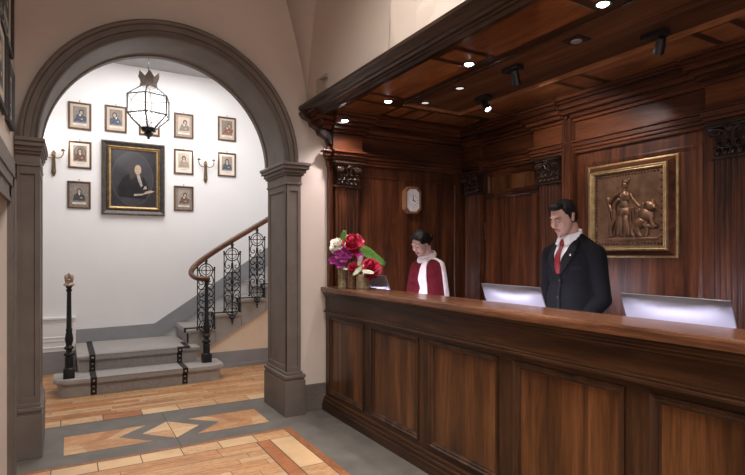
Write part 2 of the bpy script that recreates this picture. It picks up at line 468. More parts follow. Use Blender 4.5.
# hall floor
inlay([(-0.9, 4.96), (3.2, 4.96), (3.2, 7.2), (-0.9, 7.2)], 'floor_joint', 0.0008)
x = -0.9
while x < 3.1:
    w = 0.24 + random.random() * 0.1
    rect(x, min(x + w, 3.2), 4.965, 5.14, random.choice([TILES[0], TILES[1], TILES[3], TILES[4], 'tile_pale'])); x += w
y = 5.142
while y < 7.15:
    x = -0.9 - random.random() * 0.4
    while x < 3.1:
        w = 0.45 + random.random() * 0.4
        rect(max(x, -0.9), min(x + w, 3.2), y, min(y + 0.075, 7.2), random.choice([TILES[0], TILES[1], TILES[3], TILES[5], TILES[2]]), 0.0016); x += w
    y += 0.075
struct(fl.build('floor'))

# ---- far wall of the lobby, pierced by the arch
pts = [(-0.5, 0), (-0.243, 0), (-0.243, CAR[1])]
pts += [(CAR[0] - 0.97 * math.cos(PI * i / 40), CAR[1] + 0.97 * math.sin(PI * i / 40)) for i in range(1, 40)]
pts += [(1.697, CAR[1]), (1.697, 0), (4.1, 0), (4.1, 4.6), (-0.5, 4.6)]
mb = MB('pink_plaster').prism(pts, WY, 4.80)
struct(mb.build('wall_far'))
# white hall side lining of the same wall is the wall itself; hall shell
struct(MB('hall_plaster').box(-1.1, 3.5, 7.2, 7.35, 0, 3.75).build('wall_back'))
struct(MB('hall_plaster').box(-1.05, -0.9, 4.8, 7.2, 0, 3.75).build('wall_hall_left'))
struct(MB('hall_plaster').box(3.2, 3.35, 4.8, 7.2, 0, 3.75).build('wall_hall_right'))
struct(MB('hall_ceiling').box(-1.1, 3.5, 4.80, 7.4, 3.75, 3.85).build('ceiling_hall'))
# ---- lobby left wall with doorway
mb = MB('plaster')
mb.box(-0.45, -0.31, 3.80, WY, 0, 4.6); mb.box(-0.45, -0.31, 1.8, 3.80, 1.92, 4.6); mb.box(-0.45, -0.31, -3, 1.8, 0, 4.6)
struct(mb.build('wall_left'))
# ---- wall above the canopy and lobby ceiling
struct(MB('plaster').box(1.86, 2.0, -3.0, WY, 2.70, 4.6).build('wall_upper'))
struct(MB('plaster').box(-0.5, 4.1, -3.0, WY, 4.6, 4.7).build('ceiling'))
# vault springer in the corner, and a wedge shaped to catch a light band
mb = MB('plaster')
R0 = []
for i in range(11):
    t = i / 10; z = 2.66 + 1.9 * t; e = 0.02 + 0.55 * t ** 1.25; q = 0.07
    R0.append([(1.865, WY + 0.004, z), (1.865 - e, WY + 0.004, z), (1.865 - e * q, WY - e * q, z), (1.865, WY - e, z)])
mb.rings(R0)
struct(mb.build('trim_1', smooth='all'))
mb = MB('plaster')
R0 = []
for i in range(11):
    t = i / 10; z = 2.68 + 1.9 * t; e = 0.025 + 0.30 * t ** 1.4
    R0.append([(1.865, 3.03 - 0.32 * t, z), (1.865 - e, 2.95 - 0.36 * t, z), (1.865 - e * 0.95, 2.66 - 0.3 * t, z), (1.865, 2.46 - 0.3 * t, z)])
mb.rings(R0)
struct(mb.build('trim_2'))
light('wall_washer', 'SPOT', (1.30, 3.2, 4.0), 42, (1, 0.94, 0.86), (1.86, 2.62, 2.80), 0.02, angle=24, blend=0.45)

# ---- baseboards
struct(MB('stone').box(1.80, 2.03, WY - 0.025, WY, 0, 0.13, 0.004).box(1.80, 2.03, WY - 0.018, WY, 0.13, 0.235, 0.004).build('baseboard_far'))
sk = MB('skirt_grey')
sk.prism([(0.09, 0.30), (0.96, 0.30), (3.2, 1.70), (3.2, 1.98), (0.96, 0.515), (0.09, 0.50)], 7.175, 7.2)
sk.box(-0.9, 0.09, 7.165, 7.2, 0, 0.26)
struct(sk.build('baseboard_back'))
# wall closing the flight below the string
line = lambda x: 0.205 + 0.575 * (x - 1.344)
struct(MB('cream_plaster').prism([(1.30, 0), (3.2, 0), (3.2, line(3.2)), (1.30, line(1.30))], 6.52, 6.62).build('wall_stair'))
struct(MB('stone').box(1.49, 3.2, 6.495, 6.52, 0, 0.20, 0.004).box(1.49, 3.2, 6.48, 6.52, 0, 0.05, 0.004).build('baseboard_stair', 'skirt_grey'))
# low panelled dado in the hall corner
da = thing('wainscot_panel', 'white panelled wainscot on the hall wall left of the stair landing', 'wainscot', (-0.4, 7.2, 0.26))
MB('hall_plaster').box(-0.5, 0.49, -0.03, 0, 0, 0.39, 0.004).build('backing', None, da)
d2 = MB('hall_plaster').frame(0.96, 0.20, [(0, 0.03), (0, 0.036), (0.012, 0.036), (0.018, 0.031)], (0.0, 0, 0.255))
d2.frame(0.96, 0.09, [(0, 0.03), (0, 0.036), (0.012, 0.036), (0.018, 0.031)], (0.0, 0, 0.085))
d2.build('panel_moulding', None, da)
MB('hall_plaster').box(-0.5, 0.49, -0.05, 0, 0.375, 0.40, 0.004).build('cap_rail', None, da)

# ---- left doorway: stone casing and dark door leaf
cs = MB('stone')
for (i0, i1, d) in ((0, 0.26, 0.012), (0.0, 0.10, 0.03), (0.10, 0.16, 0.022), (0.235, 0.262, 0.02)):
    cs.box(-0.31, -0.31 + d, 4.07 - i1, 4.07 - i0, 0, 1.975 - i0)
    cs.box(-0.31, -0.31 + d, 1.5 + i0, 4.07 - i0, 1.975 - i1, 1.975 - i0)
    cs.box(-0.31, -0.31 + d, 1.53 + i0, 1.53 + i1, 0, 1.975 - i0)
struct(cs.build('trim_3'))
dl = MB('frame_dark').box(-0.43, -0.39, 1.8, 3.8, 0, 1.92)
dl.M = Matrix.Translation((-0.39, 2.8, 1.0)) @ Matrix.Rotation(PI / 2, 4, 'Z')
dl.frame(1.7, 1.5, [(0, 0), (0, 0.015), (0.06, 0.015), (0.09, 0)])
struct(dl.build('door_2'))

# ================================================================== STONE ARCH
ar = thing('stone_arch', 'grey stone archway with moulded arch and panelled pilasters opening to the staircase hall', 'archway', (CAR[0], 4.33, 0))
prof = [(r + 0.033, y) for r, y in ((0.985, 4.37), (0.985, 4.285), (0.970, 4.278), (0.955, 4.285), (0.950, 4.305), (0.915, 4.312), (0.910, 4.325), (0.885, 4.325), (0.880, 4.305), (0.868, 4.300),
        (0.862, 4.31), (0.862, 4.34), (0.872, 4.35), (0.872, 4.76), (0.862, 4.77), (0.862, 4.83), (0.985, 4.83))]
K = 56
mb = MB('stone'); mb.M = Matrix.Translation((-CAR[0], -4.33, 0))
mb.rings([[(CAR[0] - r * math.cos(PI * i / K), y, CAR[1] + 0.005 + r * math.sin(PI * i / K)) for r, y in prof] for i in range(K + 1)])
mb.build('archivolt', None, ar, smooth=True)
for sg in (-1, 1):
    a, b = (1.640, 1.770) if sg > 0 else (-0.163, -0.305)
    o = lambda p: (a - sg * (p * 0.8 if sg > 0 else p * 0.5), b + (sg * p if sg > 0 else sg * min(p, 0.003)))
    def pb(mb, p, y0, y1, z0, z1, bv=0.003):
        x0, x1 = o(p); mb.box(x0, x1, y0, y1, z0, z1, bv)
    sh = MB('stone'); sh.M = Matrix.Translation((-CAR[0], -4.33, 0))
    pb(sh, -0.012, 4.312, 4.80, 0.36, 2.02)
    xs = sorted((a, b))
    e = 0.028
    # raised borders around the sunk panels: front and reveal
    sh.box(xs[0], xs[0] + e, 4.30, 4.33, 0.36, 2.02); sh.box(xs[1] - e, xs[1], 4.30, 4.33, 0.36, 2.02)
    sh.box(xs[0] + e, xs[1] - e, 4.30, 4.33, 0.36, 0.42); sh.box(xs[0] + e, xs[1] - e, 4.30, 4.33, 1.95, 2.02)
    ra, rb = (a, a + sg * 0.03)
    sh.box(ra, rb, 4.301, 4.36, 0.36, 2.02); sh.box(ra, rb, 4.75, 4.80, 0.36, 2.02)
    sh.box(ra, rb, 4.36, 4.75, 0.36, 0.42); sh.box(ra, rb, 4.36, 4.75, 1.95, 2.02)
    sh.build('pilaster', None, ar, bevel=0.002)
    im = MB('stone'); im.M = Matrix.Translation((-CAR[0], -4.33, 0))
    for p, z0, z1 in ((0.010, 2.005, 2.022), (0.004, 2.022, 2.085), (0.020, 2.085, 2.105), (0.036, 2.105, 2.135), (0.058, 2.135, 2.165), (0.070, 2.165, 2.19)):
        pb(im, p, 4.30 - p, 4.80 + p, z0, z1, 0.004)
    im.build('impost', None, ar)
    pl = MB('stone'); pl.M = Matrix.Translation((-CAR[0], -4.33, 0))
    for p, z0, z1 in ((0.032, 0, 0.30), (0.024, 0.30, 0.325), (0.034, 0.325, 0.35), (0.012, 0.35, 0.375)):
        pb(pl, p, 4.30 - p, 4.80 + p, z0, z1, 0.004)
    pl.build('plinth', None, ar)

# ================================================================== STAIRCASE
st = thing('staircase', 'grey stone staircase with a bullnose bottom step rising right behind the arch', 'staircase', (0.7, 6.6, 0))
T0 = Matrix.Translation((-0.7, -6.6, 0))
def plan_step(x0, x1, y0, y1, r, n=7):
    P = [(x1, y1), (x0, y1)]
    P += [(x0 + r - r * math.cos(PI / 2 * i / n), y0 + r - r * math.sin(PI / 2 * i / n)) for i in range(n + 1)]
    P += [(x1 - r + r * math.sin(PI / 2 * i / n), y0 + r - r * math.cos(PI / 2 * i / n)) for i in range(n + 1)]
    return P
mb = MB('stair_stone'); mb.M = T0
mb.prism(plan_step(-0.085, 1.50, 5.925, 6.30, 0.13), 0, 0.125, 'Z')
for gz0, gz1, g in ((0.125, 0.135, 0.010), (0.135, 0.160, 0.0), (0.160, 0.170, 0.008)):
    mb.prism(plan_step(-0.12 + g, 1.535 - g, 5.885 + g, 6.32, 0.15), gz0, gz1, 'Z')
mb.build('step', None, st, smooth=True)
mb = MB('stair_stone'); mb.M = T0
mb.box(0.10, 1.29, 6.245, 7.175, 0.17, 0.30)
mb.box(0.085, 1.32, 6.21, 7.175, 0.30, 0.34, 0.012)
mb.build('landing', None, st)
for k in range(6):
    xk = 1.215 + 0.312 * k; zk = 0.34 + 0.168 * (k + 1)
    mb = MB('stair_stone'); mb.M = T0
    lo = line(xk + 0.03) if k else 0.0
    mb.prism([(xk + 0.03, zk - 0.04), (xk + 0.337, zk - 0.04), (xk + 0.337, line(xk + 0.337)), (xk + 0.03, max(0.17, line(xk + 0.03)))], 6.45, 7.17)
    mb.box(xk, xk + 0.337, 6.42, 7.17, zk - 0.04, zk, 0.012)
    mb.build('step', None, st)

cr = thing('stair_runner', 'grey stair carpet with dark studded borders running up the stone steps', 'carpet', (0.66, 6.2, 0))
TC = Matrix.Translation((-0.66, -6.2, 0))
mb = MB('carpet'); mb.M = TC
xa, xb = 0.257, 1.071; h = 0.008
def strip(mb, xa, xb, h):
    mb.box(xa, xb, 5.925 - h, 5.925, 0.002, 0.13)
    mb.box(xa, xb, 5.885 - h, 6.245, 0.17, 0.17 + h, 0.003); mb.box(xa, xb, 5.885 - h, 5.885, 0.125, 0.17 + h, 0.003)
    mb.box(xa, xb, 6.245 - h, 6.245, 0.17 + h, 0.30)
    mb.box(xa, xb, 6.21 - h, 6.21, 0.295, 0.34 + h, 0.003)
strip(mb, xa, xb, h)
mb.box(xa, 1.21, 6.24, 7.17, 0.34, 0.34 + h, 0.003)
mb.box(xa, xb, 6.21 - h, 6.26, 0.34, 0.34 + h, 0.003)
for k in range(6):
    xk = 1.215 + 0.312 * k; zk = 0.34 + 0.168 * (k + 1)
    mb.box(xk - h, xk + 0.337, 6.56, 7.165, zk, zk + h, 0.003); mb.box(xk - h, xk, 6.56, 7.165, zk - 0.04, zk + h, 0.003)
    mb.box(xk + 0.03 - h, xk + 0.03, 6.56, 7.165, zk - 0.16, zk - 0.04)
mb.build('carpet', None, cr)
for sg in (0, 1):
    b0 = MB('carpet_border'); b0.M = TC
    u0, u1 = ((xa - 0.055, xa) if sg == 0 else (xb, xb + 0.055))
    strip(b0, u0, u1, h + 0.002)
    if sg == 0: b0.box(u0, u1, 6.21 - h, 7.165, 0.34, 0.352)
    else:
        b0.box(u0, 1.21, 6.21 - h, 6.26, 0.34, 0.352)
        b0.box(1.16, 1.21, 6.26, 6.56, 0.34, 0.352)
        for k in range(6):
            xk = 1.215 + 0.312 * k; zk = 0.34 + 0.168 * (k + 1)
            b0.box(xk - h, xk + 0.30, 6.50, 6.56, zk, zk + 0.011); b0.box(xk - h - .002, xk, 6.50, 6.56, zk - 0.04, zk + 0.011)
            b0.box(xk + 0.03 - h, xk + 0.03, 6.50, 6.56, zk - 0.16, zk - 0.04)
    b0.build('border', None, cr, label='dark studded carpet border')
    for (yy, zz) in ((5.913, 0.035), (5.913, 0.085), (5.873, 0.148), (6.233, 0.20), (6.233, 0.25), (6.198, 0.32)):
        s0 = MB('brass'); s0.M = TC
        s0.ell(((u0 + u1) / 2, yy, zz), (0.010, 0.006, 0.010), 10)
        s0.build('stud', None, cr, smooth='all')

# ---- newel posts
def newel_profile(zt):
    return [(0.001, 0.085), (0.05, 0.085), (0.05, 0.095), (0.038, 0.105), (0.038, 0.20), (0.030, 0.215), (0.046, 0.225), (0.046, 0.245), (0.028, 0.26), (0.026, 0.275), (0.042, 0.29), (0.042, 0.305), (0.026, 0.325),
            (0.038, 0.38), (0.034, 0.42), (0.026, 0.46), (0.029, 0.47), (0.029, 0.485), (0.024, 0.495), (0.019, zt - 0.06), (0.027, zt - 0.05), (0.027, zt - 0.04), (0.019, zt - 0.03), (0.035, zt), (0.001, zt)]
nw = thing('newel_post', 'free-standing black iron newel post with pale brass crown on the left of the bottom step', 'newel post', (0.017, 6.03, 0.17))
MB('iron').box(-0.05, 0.05, -0.05, 0.05, 0, 0.09, 0.006).lathe(newel_profile(0.915)).build('post', None, nw, smooth=True)
f = MB('copper_cap').lathe([(0.001, 0.915), (0.048, 0.915), (0.05, 0.93), (0.034, 0.945), (0.040, 0.975), (0.028, 0.985), (0.001, 0.985)])
for i in range(4):
    a = PI / 4 + i * PI / 2
    f.ell((0.034 * math.cos(a), 0.034 * math.sin(a), 0.995), (0.018, 0.018, 0.03), 10)
f.ell((0, 0, 1.0), (0.022, 0.022, 0.045), 12)
f.build('crown', None, nw, smooth=True, label='pale brass crown')

bal = thing('stair_balustrade', 'black wrought iron balustrade with curved brown wooden handrail on the stairs', 'balustrade', (1.374, 6.135, 0.17))
TB = Matrix.Translation((-1.374, -6.135, -0.17))
MB('iron').box(-0.05, 0.05, -0.05, 0.05, 0, 0.09, 0.006).lathe(newel_profile(0.93)).build('newel', None, bal, smooth=True)
def smooth_path(P, n=8):
    P = [Vector(p) for p in P]; out = []
    for i in range(len(P) - 1):
        p0 = P[max(i - 1, 0)]; p1 = P[i]; p2 = P[i + 1]; p3 = P[min(i + 2, len(P) - 1)]
        for k in range(n):
            t = k / n
            out.append(0.5 * ((2 * p1) + (p2 - p0) * t + (2 * p0 - 5 * p1 + 4 * p2 - p3) * t * t + (3 * p1 - p0 - 3 * p2 + p3) * t ** 3))
    return out + [P[-1]]
mb = MB('rail_wood'); mb.M = TB
hp = smooth_path([(2.95, 6.40, 2.32), (2.2, 6.40, 1.845), (1.72, 6.40, 1.555), (1.43, 6.395, 1.365), (1.29, 6.37, 1.255), (1.232, 6.28, 1.175), (1.26, 6.17, 1.13), (1.33, 6.125, 1.118), (1.40, 6.14, 1.118)])
mb.tube(hp, 0.026, 12, flat=1.25, up=(0, 0, 1))
mb.build('handrail', None, bal, smooth='all', label='brown wooden handrail')
def scroll(cx, cz, r, a0, turns, sg, n=16, grow=0.75):
    return [(cx + sg * r * (1 - grow * t) * math.cos(a0 + turns * 2 * PI * t), 0, cz + r * (1 - grow * t) * math.sin(a0 + turns * 2 * PI * t)) for t in [i / n for i in range(n + 1)]]
def baluster(xc, zt, zb):
    mb = MB('iron'); mb.M = TB @ Matrix.Translation((xc, 6.385, 0))
    r = 0.0065
    for sx in (-0.098, 0.098):
        mb.tube([(sx, 0, zb), (sx, 0, zt)], r, 6)
        for zz in (zt, zb): mb.sph((sx, 0, zz), 0.014, 8)
        mb.sph((sx, 0, zt - 0.03), 0.011, 8)
    mid = (zt + zb) / 2; L = zt - zb
    for sgz, ze in ((1, zt), (-1, zb)):
        cz = ze - sgz * 0.03
        mb.tube([(0.078 * math.cos(t * PI / 12), 0, cz + 0.078 * math.sin(t * PI / 12)) for t in range(24)], r, 6, closed=True)
        mb.tube([(0.052 * math.cos(t * PI / 10), 0, cz + 0.052 * math.sin(t * PI / 10)) for t in range(20)], r * 0.6, 6, closed=True)
        mb.tube([(0, 0, cz - 0.08), (0, 0, cz + 0.08)], r * 0.7, 6); mb.tube([(-0.098, 0, cz), (0.098, 0, cz)], r * 0.7, 6)
        mb.sph((0, 0, cz), 0.012, 8)
        mb.tube([(-0.098, 0, ze - sgz * 0.02), (-0.078, 0, ze - sgz * 0.02)], r, 6); mb.tube([(0.098, 0, ze - sgz * 0.02), (0.078, 0, ze - sgz * 0.02)], r, 6)
        for s in (-1, 1):
            # lyre: long S scroll from the ring to the bar, curling inward
            P = [(s * 0.06, 0, cz - sgz * 0.055), (s * 0.085, 0, cz - sgz * 0.11), (s * 0.075, 0, cz - sgz * 0.16), (s * 0.040, 0, cz - sgz * 0.165), (s * 0.035, 0, cz - sgz * 0.135), (s * 0.055, 0, cz - sgz * 0.13)]
            mb.tube(smooth_path(P, 4), r * 0.9, 6)
            P = [(s * 0.006, 0, cz - sgz * 0.10), (s * 0.02, 0, cz - sgz * 0.19), (s * 0.06, 0, cz - sgz * 0.225), (s * 0.088, 0, cz - sgz * 0.20), (s * 0.075, 0, cz - sgz * 0.18)]
            mb.tube(smooth_path(P, 4), r * 0.9, 6)
    for s in (-1, 1):
        for q in (-1, 1):
            P = [(0, 0, mid + q * 0.115), (s * 0.05, 0, mid + q * 0.10), (s * 0.085, 0, mid + q * 0.055), (s * 0.06, 0, mid + q * 0.018), (s * 0.03, 0, mid + q * 0.04), (s * 0.05, 0, mid + q * 0.06)]
            mb.tube(smooth_path(P, 4), r, 6)
            mb.tube(smooth_path([(0, 0, mid + q * 0.07), (s * 0.03, 0, mid + q * 0.03), (s * 0.09, 0, mid + q * 0.008)], 4), r * 0.9, 6)
    mb.tube([(0, 0, zb - 0.05), (0, 0, zt + 0.05)], r, 6)
    mb.ell((0, 0, mid), (0.022, 0.010, 0.04), 10)
    for q in (-1, 1): mb.ell((0, 0, mid + q * 0.09), (0.015, 0.008, 0.028), 8)
    mb.lathe([(0.002, zt + 0.045), (0.02, zt + 0.055), (0.012, zt + 0.07), (0.024, zt + 0.085), (0.014, zt + 0.10), (0.014, zt + 0.135)], seg=10)
    mb.lathe([(0.001, zb - 0.165), (0.010, zb - 0.155), (0.005, zb - 0.14), (0.018, zb - 0.12), (0.008, zb - 0.10), (0.03, zb - 0.075), (0.012, zb - 0.055), (0.002, zb - 0.05)], seg=10)
    for s in (-1, 1):
        mb.tube(smooth_path([(0, 0, zb - 0.10), (s * 0.03, 0, zb - 0.08), (s * 0.035, 0, zb - 0.05)], 4), r * 0.8, 6)
    mb.tube([(0, 0, zb + 0.05), (0, 0.05, zb + 0.05)], r, 6)
    return mb.build('baluster_panel', None, bal, smooth=True)
for xq, zt in ((1.425, 1.235), (1.735, 1.425), (2.045, 1.61), (2.355, 1.80), (2.665, 1.985)):
    baluster(xq, zt, zt - 0.72)

# ================================================================== HALL WALL: pictures, sconces, lantern
def fig(mb, cx, cz, s, coat, layer=0.0125, style=0):
    """bust portrait out of flat inked shapes"""
    mb.use(coat)
    tilt = 0.10 * style
    mb.poly([(cx - 0.42 * s, cz - 0.52 * s), (cx + 0.42 * s, cz - 0.52 * s), (cx + (0.36 + tilt) * s, cz - 0.12 * s), (cx + 0.16 * s, cz + 0.06 * s), (cx - 0.16 * s, cz + 0.06 * s), (cx - (0.36 - tilt) * s, cz - 0.12 * s)], layer, 0.0005)
    mb.use('ink' if style != 2 else 'ink_brown'); mb.poly(ellipse(cx + tilt * s, cz + 0.22 * s, 0.17 * s, 0.22 * s, 14), layer + 0.0006, 0.0004)
    mb.use('art_skin'); mb.poly(ellipse(cx + tilt * s, cz + 0.19 * s, 0.105 * s, 0.145 * s, 14), layer + 0.0011, 0.0004)
    mb.use('paper'); mb.poly([(cx - 0.07 * s, cz + 0.05 * s), (cx + 0.08 * s, cz + 0.05 * s), (cx + 0.02 * s, cz - 0.12 * s)], layer + 0.0011, 0.0004)
    mb.use('art_skin'); mb.poly(ellipse(cx + 0.14 * s, cz - 0.30 * s, 0.09 * s, 0.05 * s, 10), layer + 0.0011, 0.0004)
def small_picture(label, x, z, mat_c, bg, coat, style, w=0.245, h=0.325, oval=False, fmat='frame_brown'):
    t = thing('framed_portrait', label, 'picture', (x, 7.2, z), 0, 'framed engravings on the hall wall')
    MB(fmat).frame(w, h, [(0, 0), (0, 0.016), (0.006, 0.021), (0.014, 0.021), (0.020, 0.012), (0.023, 0.010)]).build('frame', None, t)
    m = MB(mat_c); m.box(-w / 2 + 0.012, w / 2 - 0.012, -0.010, -0.001, -h / 2 + 0.012, h / 2 - 0.012); mo = m.build('mat_board', None, t)
    p = MB(bg)
    pw, ph = w * 0.58, h * 0.60
    p.poly([(-pw / 2, -ph / 2 + 0.015), (pw / 2, -ph / 2 + 0.015), (pw / 2, ph / 2 + 0.015), (-pw / 2, ph / 2 + 0.015)], 0.0105, 0.0012)
    if oval:
        p.use('ink_brown'); p.poly(ellipse(0, 0.017, pw * 0.46, ph * 0.46, 24), 0.0118, 0.0004)
        p.use('sepia'); p.poly(ellipse(0, 0.017, pw * 0.40, ph * 0.42, 24), 0.0122, 0.0004)
    fig(p, 0, 0.012, pw * 1.08, coat, 0.0126, style)
    p.use('paper'); p.box(-pw / 2, pw / 2, -0.0116, -0.0105, -ph / 2 - 0.012, -ph / 2 + 0.008)
    p.use('sepia'); p.box(-pw * 0.3, pw * 0.3, -0.0122, -0.0116, -ph / 2 - 0.004, -ph / 2 - 0.001)
    p.build('print', None, mo)
    MB('old_brass').tube([(0, -0.006, h / 2 - 0.005), (0, -0.006, h / 2 + 0.018)], 0.002, 6).sph((0, -0.008, h / 2 + 0.02), 0.006, 8).build('hanger', None, t, smooth=True)
    return t
small_picture('framed print of a seated figure in dark blue, top of the leftmost picture column', 0.132, 3.047, 'paper_old', 'sepia', 'ink_blue', 1)
small_picture('framed print of an oval bust on pale paper, middle of the leftmost picture column', 0.133, 2.583, 'paper', 'sepia_lite', 'ink_brown', 0, oval=True)
small_picture('framed print on grey mat, bottom of the leftmost picture column beside the big portrait', 0.125, 2.105, 'sepia', 'sepia', 'ink', 0, fmat='frame_brown')
small_picture('framed print of a blue coated figure hanging above the big portrait at its upper left', 0.521, 3.062, 'paper_old', 'sepia', 'ink_blue', -1)
small_picture('framed print half hidden behind the hanging lantern above the big portrait', 0.903, 3.062, 'paper_old', 'sepia', 'ink', 0)
small_picture('framed print of a pale standing figure, top of the column right of the big portrait', 1.320, 3.074, 'sepia_lite', 'paper_old', 'sepia', 1)
small_picture('framed faded print, middle of the column between big portrait and two arm sconce', 1.320, 2.604, 'paper', 'paper_old', 'sepia_lite', 0)
small_picture('framed print on brown mat, bottom of the column right of the big portrait', 1.320, 2.125, 'sepia', 'sepia_lite', 'ink_brown', 1)
small_picture('framed print of a long haired figure in red brown, upper picture right of the sconce', 1.882, 3.099, 'paper_old', 'sepia', 'ink_red', 2)
small_picture('framed print of a figure in dark blue, lower picture right of the sconce', 1.882, 2.614, 'paper', 'sepia_lite', 'ink_blue', 0)

bp = thing('oil_portrait', 'large dark oil portrait of a wigged gentleman in black and gold frame', 'painting', (0.722, 7.2, 2.338))
bw, bh = 0.715, 0.90
mb = MB('black_gilt').frame(bw, bh, [(0, 0), (0, 0.045), (0.012, 0.05), (0.05, 0.035), (0.058, 0.032)])
mb.use('dark_gold').frame(bw, bh, [(0.058, 0.03), (0.060, 0.046), (0.072, 0.05), (0.080, 0.042)])
mb.use('gold').frame(bw, bh, [(0.080, 0.036), (0.082, 0.044), (0.094, 0.040), (0.102, 0.026)])
mb.use('dark_gold').frame(bw, bh, [(-0.004, 0), (-0.004, 0.03), (0.004, 0.048), (0.012, 0.046)])
mb.build('frame', None, bp)
cv = MB('oil_dark'); cv.poly([(-0.27, -0.36), (0.27, -0.36), (0.27, 0.36), (-0.27, 0.36)], 0.015, 0.008)
cv.use('oil_line').poly(ellipse(-0.015, 0.0, 0.238, 0.335, 40), 0.0232, 0.0005)
cv.use('oil_oval').poly(ellipse(-0.015, 0.0, 0.231, 0.328, 40), 0.0238, 0.0005)
cv.use('oil_coat').poly([(-0.17, -0.23), (0.14, -0.25), (0.17, -0.10), (0.12, 0.02), (0.06, 0.06), (-0.06, 0.06), (-0.13, 0.0), (-0.19, -0.12)], 0.0244, 0.0004)
cv.use('oil_wig').poly([(-0.045, -0.02), (-0.055, 0.10), (-0.02, 0.185), (0.04, 0.205), (0.095, 0.17), (0.105, 0.10), (0.095, 0.03), (0.07, 0.0), (0.02, 0.03)], 0.0249, 0.0004)
cv.use('art_skin').poly(ellipse(0.045, 0.115, 0.038, 0.062, 18), 0.0254, 0.0004)
cv.use('oil_wig').poly(ellipse(0.032, 0.125, 0.008, 0.004, 8), 0.0259, 0.0002).poly(ellipse(0.062, 0.125, 0.008, 0.004, 8), 0.0259, 0.0002).poly(ellipse(0.05, 0.085, 0.012, 0.003, 8), 0.0259, 0.0002)
cv.use('oil_cloth').poly([(0.03, 0.052), (0.065, 0.05), (0.085, -0.02), (0.10, -0.08), (0.08, -0.10), (0.05, -0.03)], 0.0254, 0.0004)
cv.use('oil_cloth').poly([(0.0, -0.215), (0.10, -0.20), (0.13, -0.17), (0.09, -0.18), (0.0, -0.19)], 0.0254, 0.0004)
cv.use('art_skin').poly([(0.11, -0.19), (0.20, -0.165), (0.24, -0.145), (0.19, -0.135), (0.13, -0.155)], 0.0259, 0.0004)
cv.use('oil_cloth').poly([(0.105, -0.13), (0.15, -0.12), (0.14, -0.08), (0.12, -0.09)], 0.0254, 0.0003)
cv.build('canvas', None, bp)

def sconce(label, x, z, r):
    t = thing('wall_sconce', label, 'wall light', (x, 7.2, z), 0, 'two arm wall sconces in the hall')
    mb = MB('old_brass')
    mb.prism([(-0.016, -0.02), (-0.024, -0.20), (-0.012, -0.235), (0, -0.25), (0.012, -0.235), (0.024, -0.20), (0.016, -0.02), (0.022, 0.03), (0, 0.06), (-0.022, 0.03)], -0.018, 0)
    mb.ell((0, -0.02, 0.0), (0.022, 0.018, 0.03), 12).ell((0, -0.02, -0.19), (0.016, 0.012, 0.03), 10)
    mb.build('backplate', None, t, smooth=True)
    for s in (-1, 1):
        a = MB('old_brass')
        a.tube(smooth_path([(0, -0.02, -0.01), (s * 0.03, -0.045, -0.035), (s * 0.075, -0.06, -0.025), (s * 0.098, -0.06, 0.02), (s * 0.095, -0.06, 0.05)], 5), 0.0055, 8)
        a.lathe([(0.001, 0.045), (0.022, 0.052), (0.026, 0.06), (0.012, 0.062), (0.012, 0.072), (0.001, 0.072)], (s * 0.095, -0.06, 0), 12)
        a.build('arm', None, t, smooth=True)
        cd_ = MB('white_paint').lathe([(0.009, 0.06), (0.009, 0.12), (0.001, 0.121)], (s * 0.095, -0.06, 0), 10).build('candle', None, t, smooth=True)
        MB('bulb').lathe([(0.001, 0.119), (0.007, 0.125), (0.009, 0.135), (0.005, 0.15), (0.001, 0.158)], (s * 0.095, -0.06, 0), 10).build('flame_bulb', None, cd_, smooth='all', label='lit flame bulb')
        light('sconce_light', 'POINT', (x + s * 0.095, 7.2 - 0.085, z + 0.165), r, (1, 0.90, 0.78), size=0.02)
    return t
sconce('lit brass wall sconce beside the left pilaster of the arch', -0.135, 2.555, 1.1)
sconce('lit brass wall sconce between the small pictures on the right of the hall wall', 1.598, 2.59, 0.8)

lt = thing('hanging_lantern', 'hexagonal glass lantern with iron crown hanging in the arch', 'lantern', (0.733, 5.9, 2.59))
TLn = Matrix.Translation((0, 0, -2.59))
def hexr(r, z, off=math.radians(15)): return [(r * math.cos(off + i * PI / 3), r * math.sin(off + i * PI / 3), z) for i in range(6)]
LZ = [(0.075, 3.135), (0.215, 3.025), (0.215, 2.835), (0.075, 2.705)]
mb = MB('gunmetal'); mb.M = TLn
for i in range(6):
    for (r0, z0), (r1, z1) in zip(LZ[:-1], LZ[1:]):
        mb.tube([hexr(r0, z0)[i], hexr(r1, z1)[i]], 0.0075, 6)
for r0, z0 in LZ:
    P = hexr(r0, z0)
    for i in range(6): mb.tube([P[i], P[(i + 1) % 6]], 0.0075, 6)
mb.build('frame', None, lt)
mb = MB('lantern_glass'); mb.M = TLn
mb.rings([hexr(r - 0.004, z) for r, z in LZ], cap=False)
mb.build('glass', None, lt)
mb = MB('crown_iron'); mb.M = TLn
mb.lathe([(0.075, 3.13), (0.085, 3.14), (0.085, 3.155), (0.07, 3.16), (0.001, 3.165)], seg=18)
for i in range(7):
    a = i * 2 * PI / 7 + 0.2
    Rm = Matrix.Rotation(a, 4, 'Z')
    mb.M = TLn @ Rm
    mb.rings([[(r, -w, z), (r + 0.006, -w, z), (r + 0.006, w, z), (r, w, z)] for r, w, z in ((0.066, 0.031, 3.15), (0.070, 0.034, 3.18), (0.078, 0.040, 3.205), (0.088, 0.042, 3.225), (0.100, 0.024, 3.25), (0.112, 0.003, 3.275))])
mb.M = TLn
mb.build('crown', None, lt, label='dark leafy iron crown')
mb = MB('gunmetal'); mb.M = TLn
mb.lathe([(0.075, 2.71), (0.078, 2.70), (0.05, 2.685), (0.03, 2.67), (0.045, 2.655), (0.052, 2.64), (0.03, 2.625), (0.012, 2.615), (0.018, 2.605), (0.001, 2.59)], seg=14)
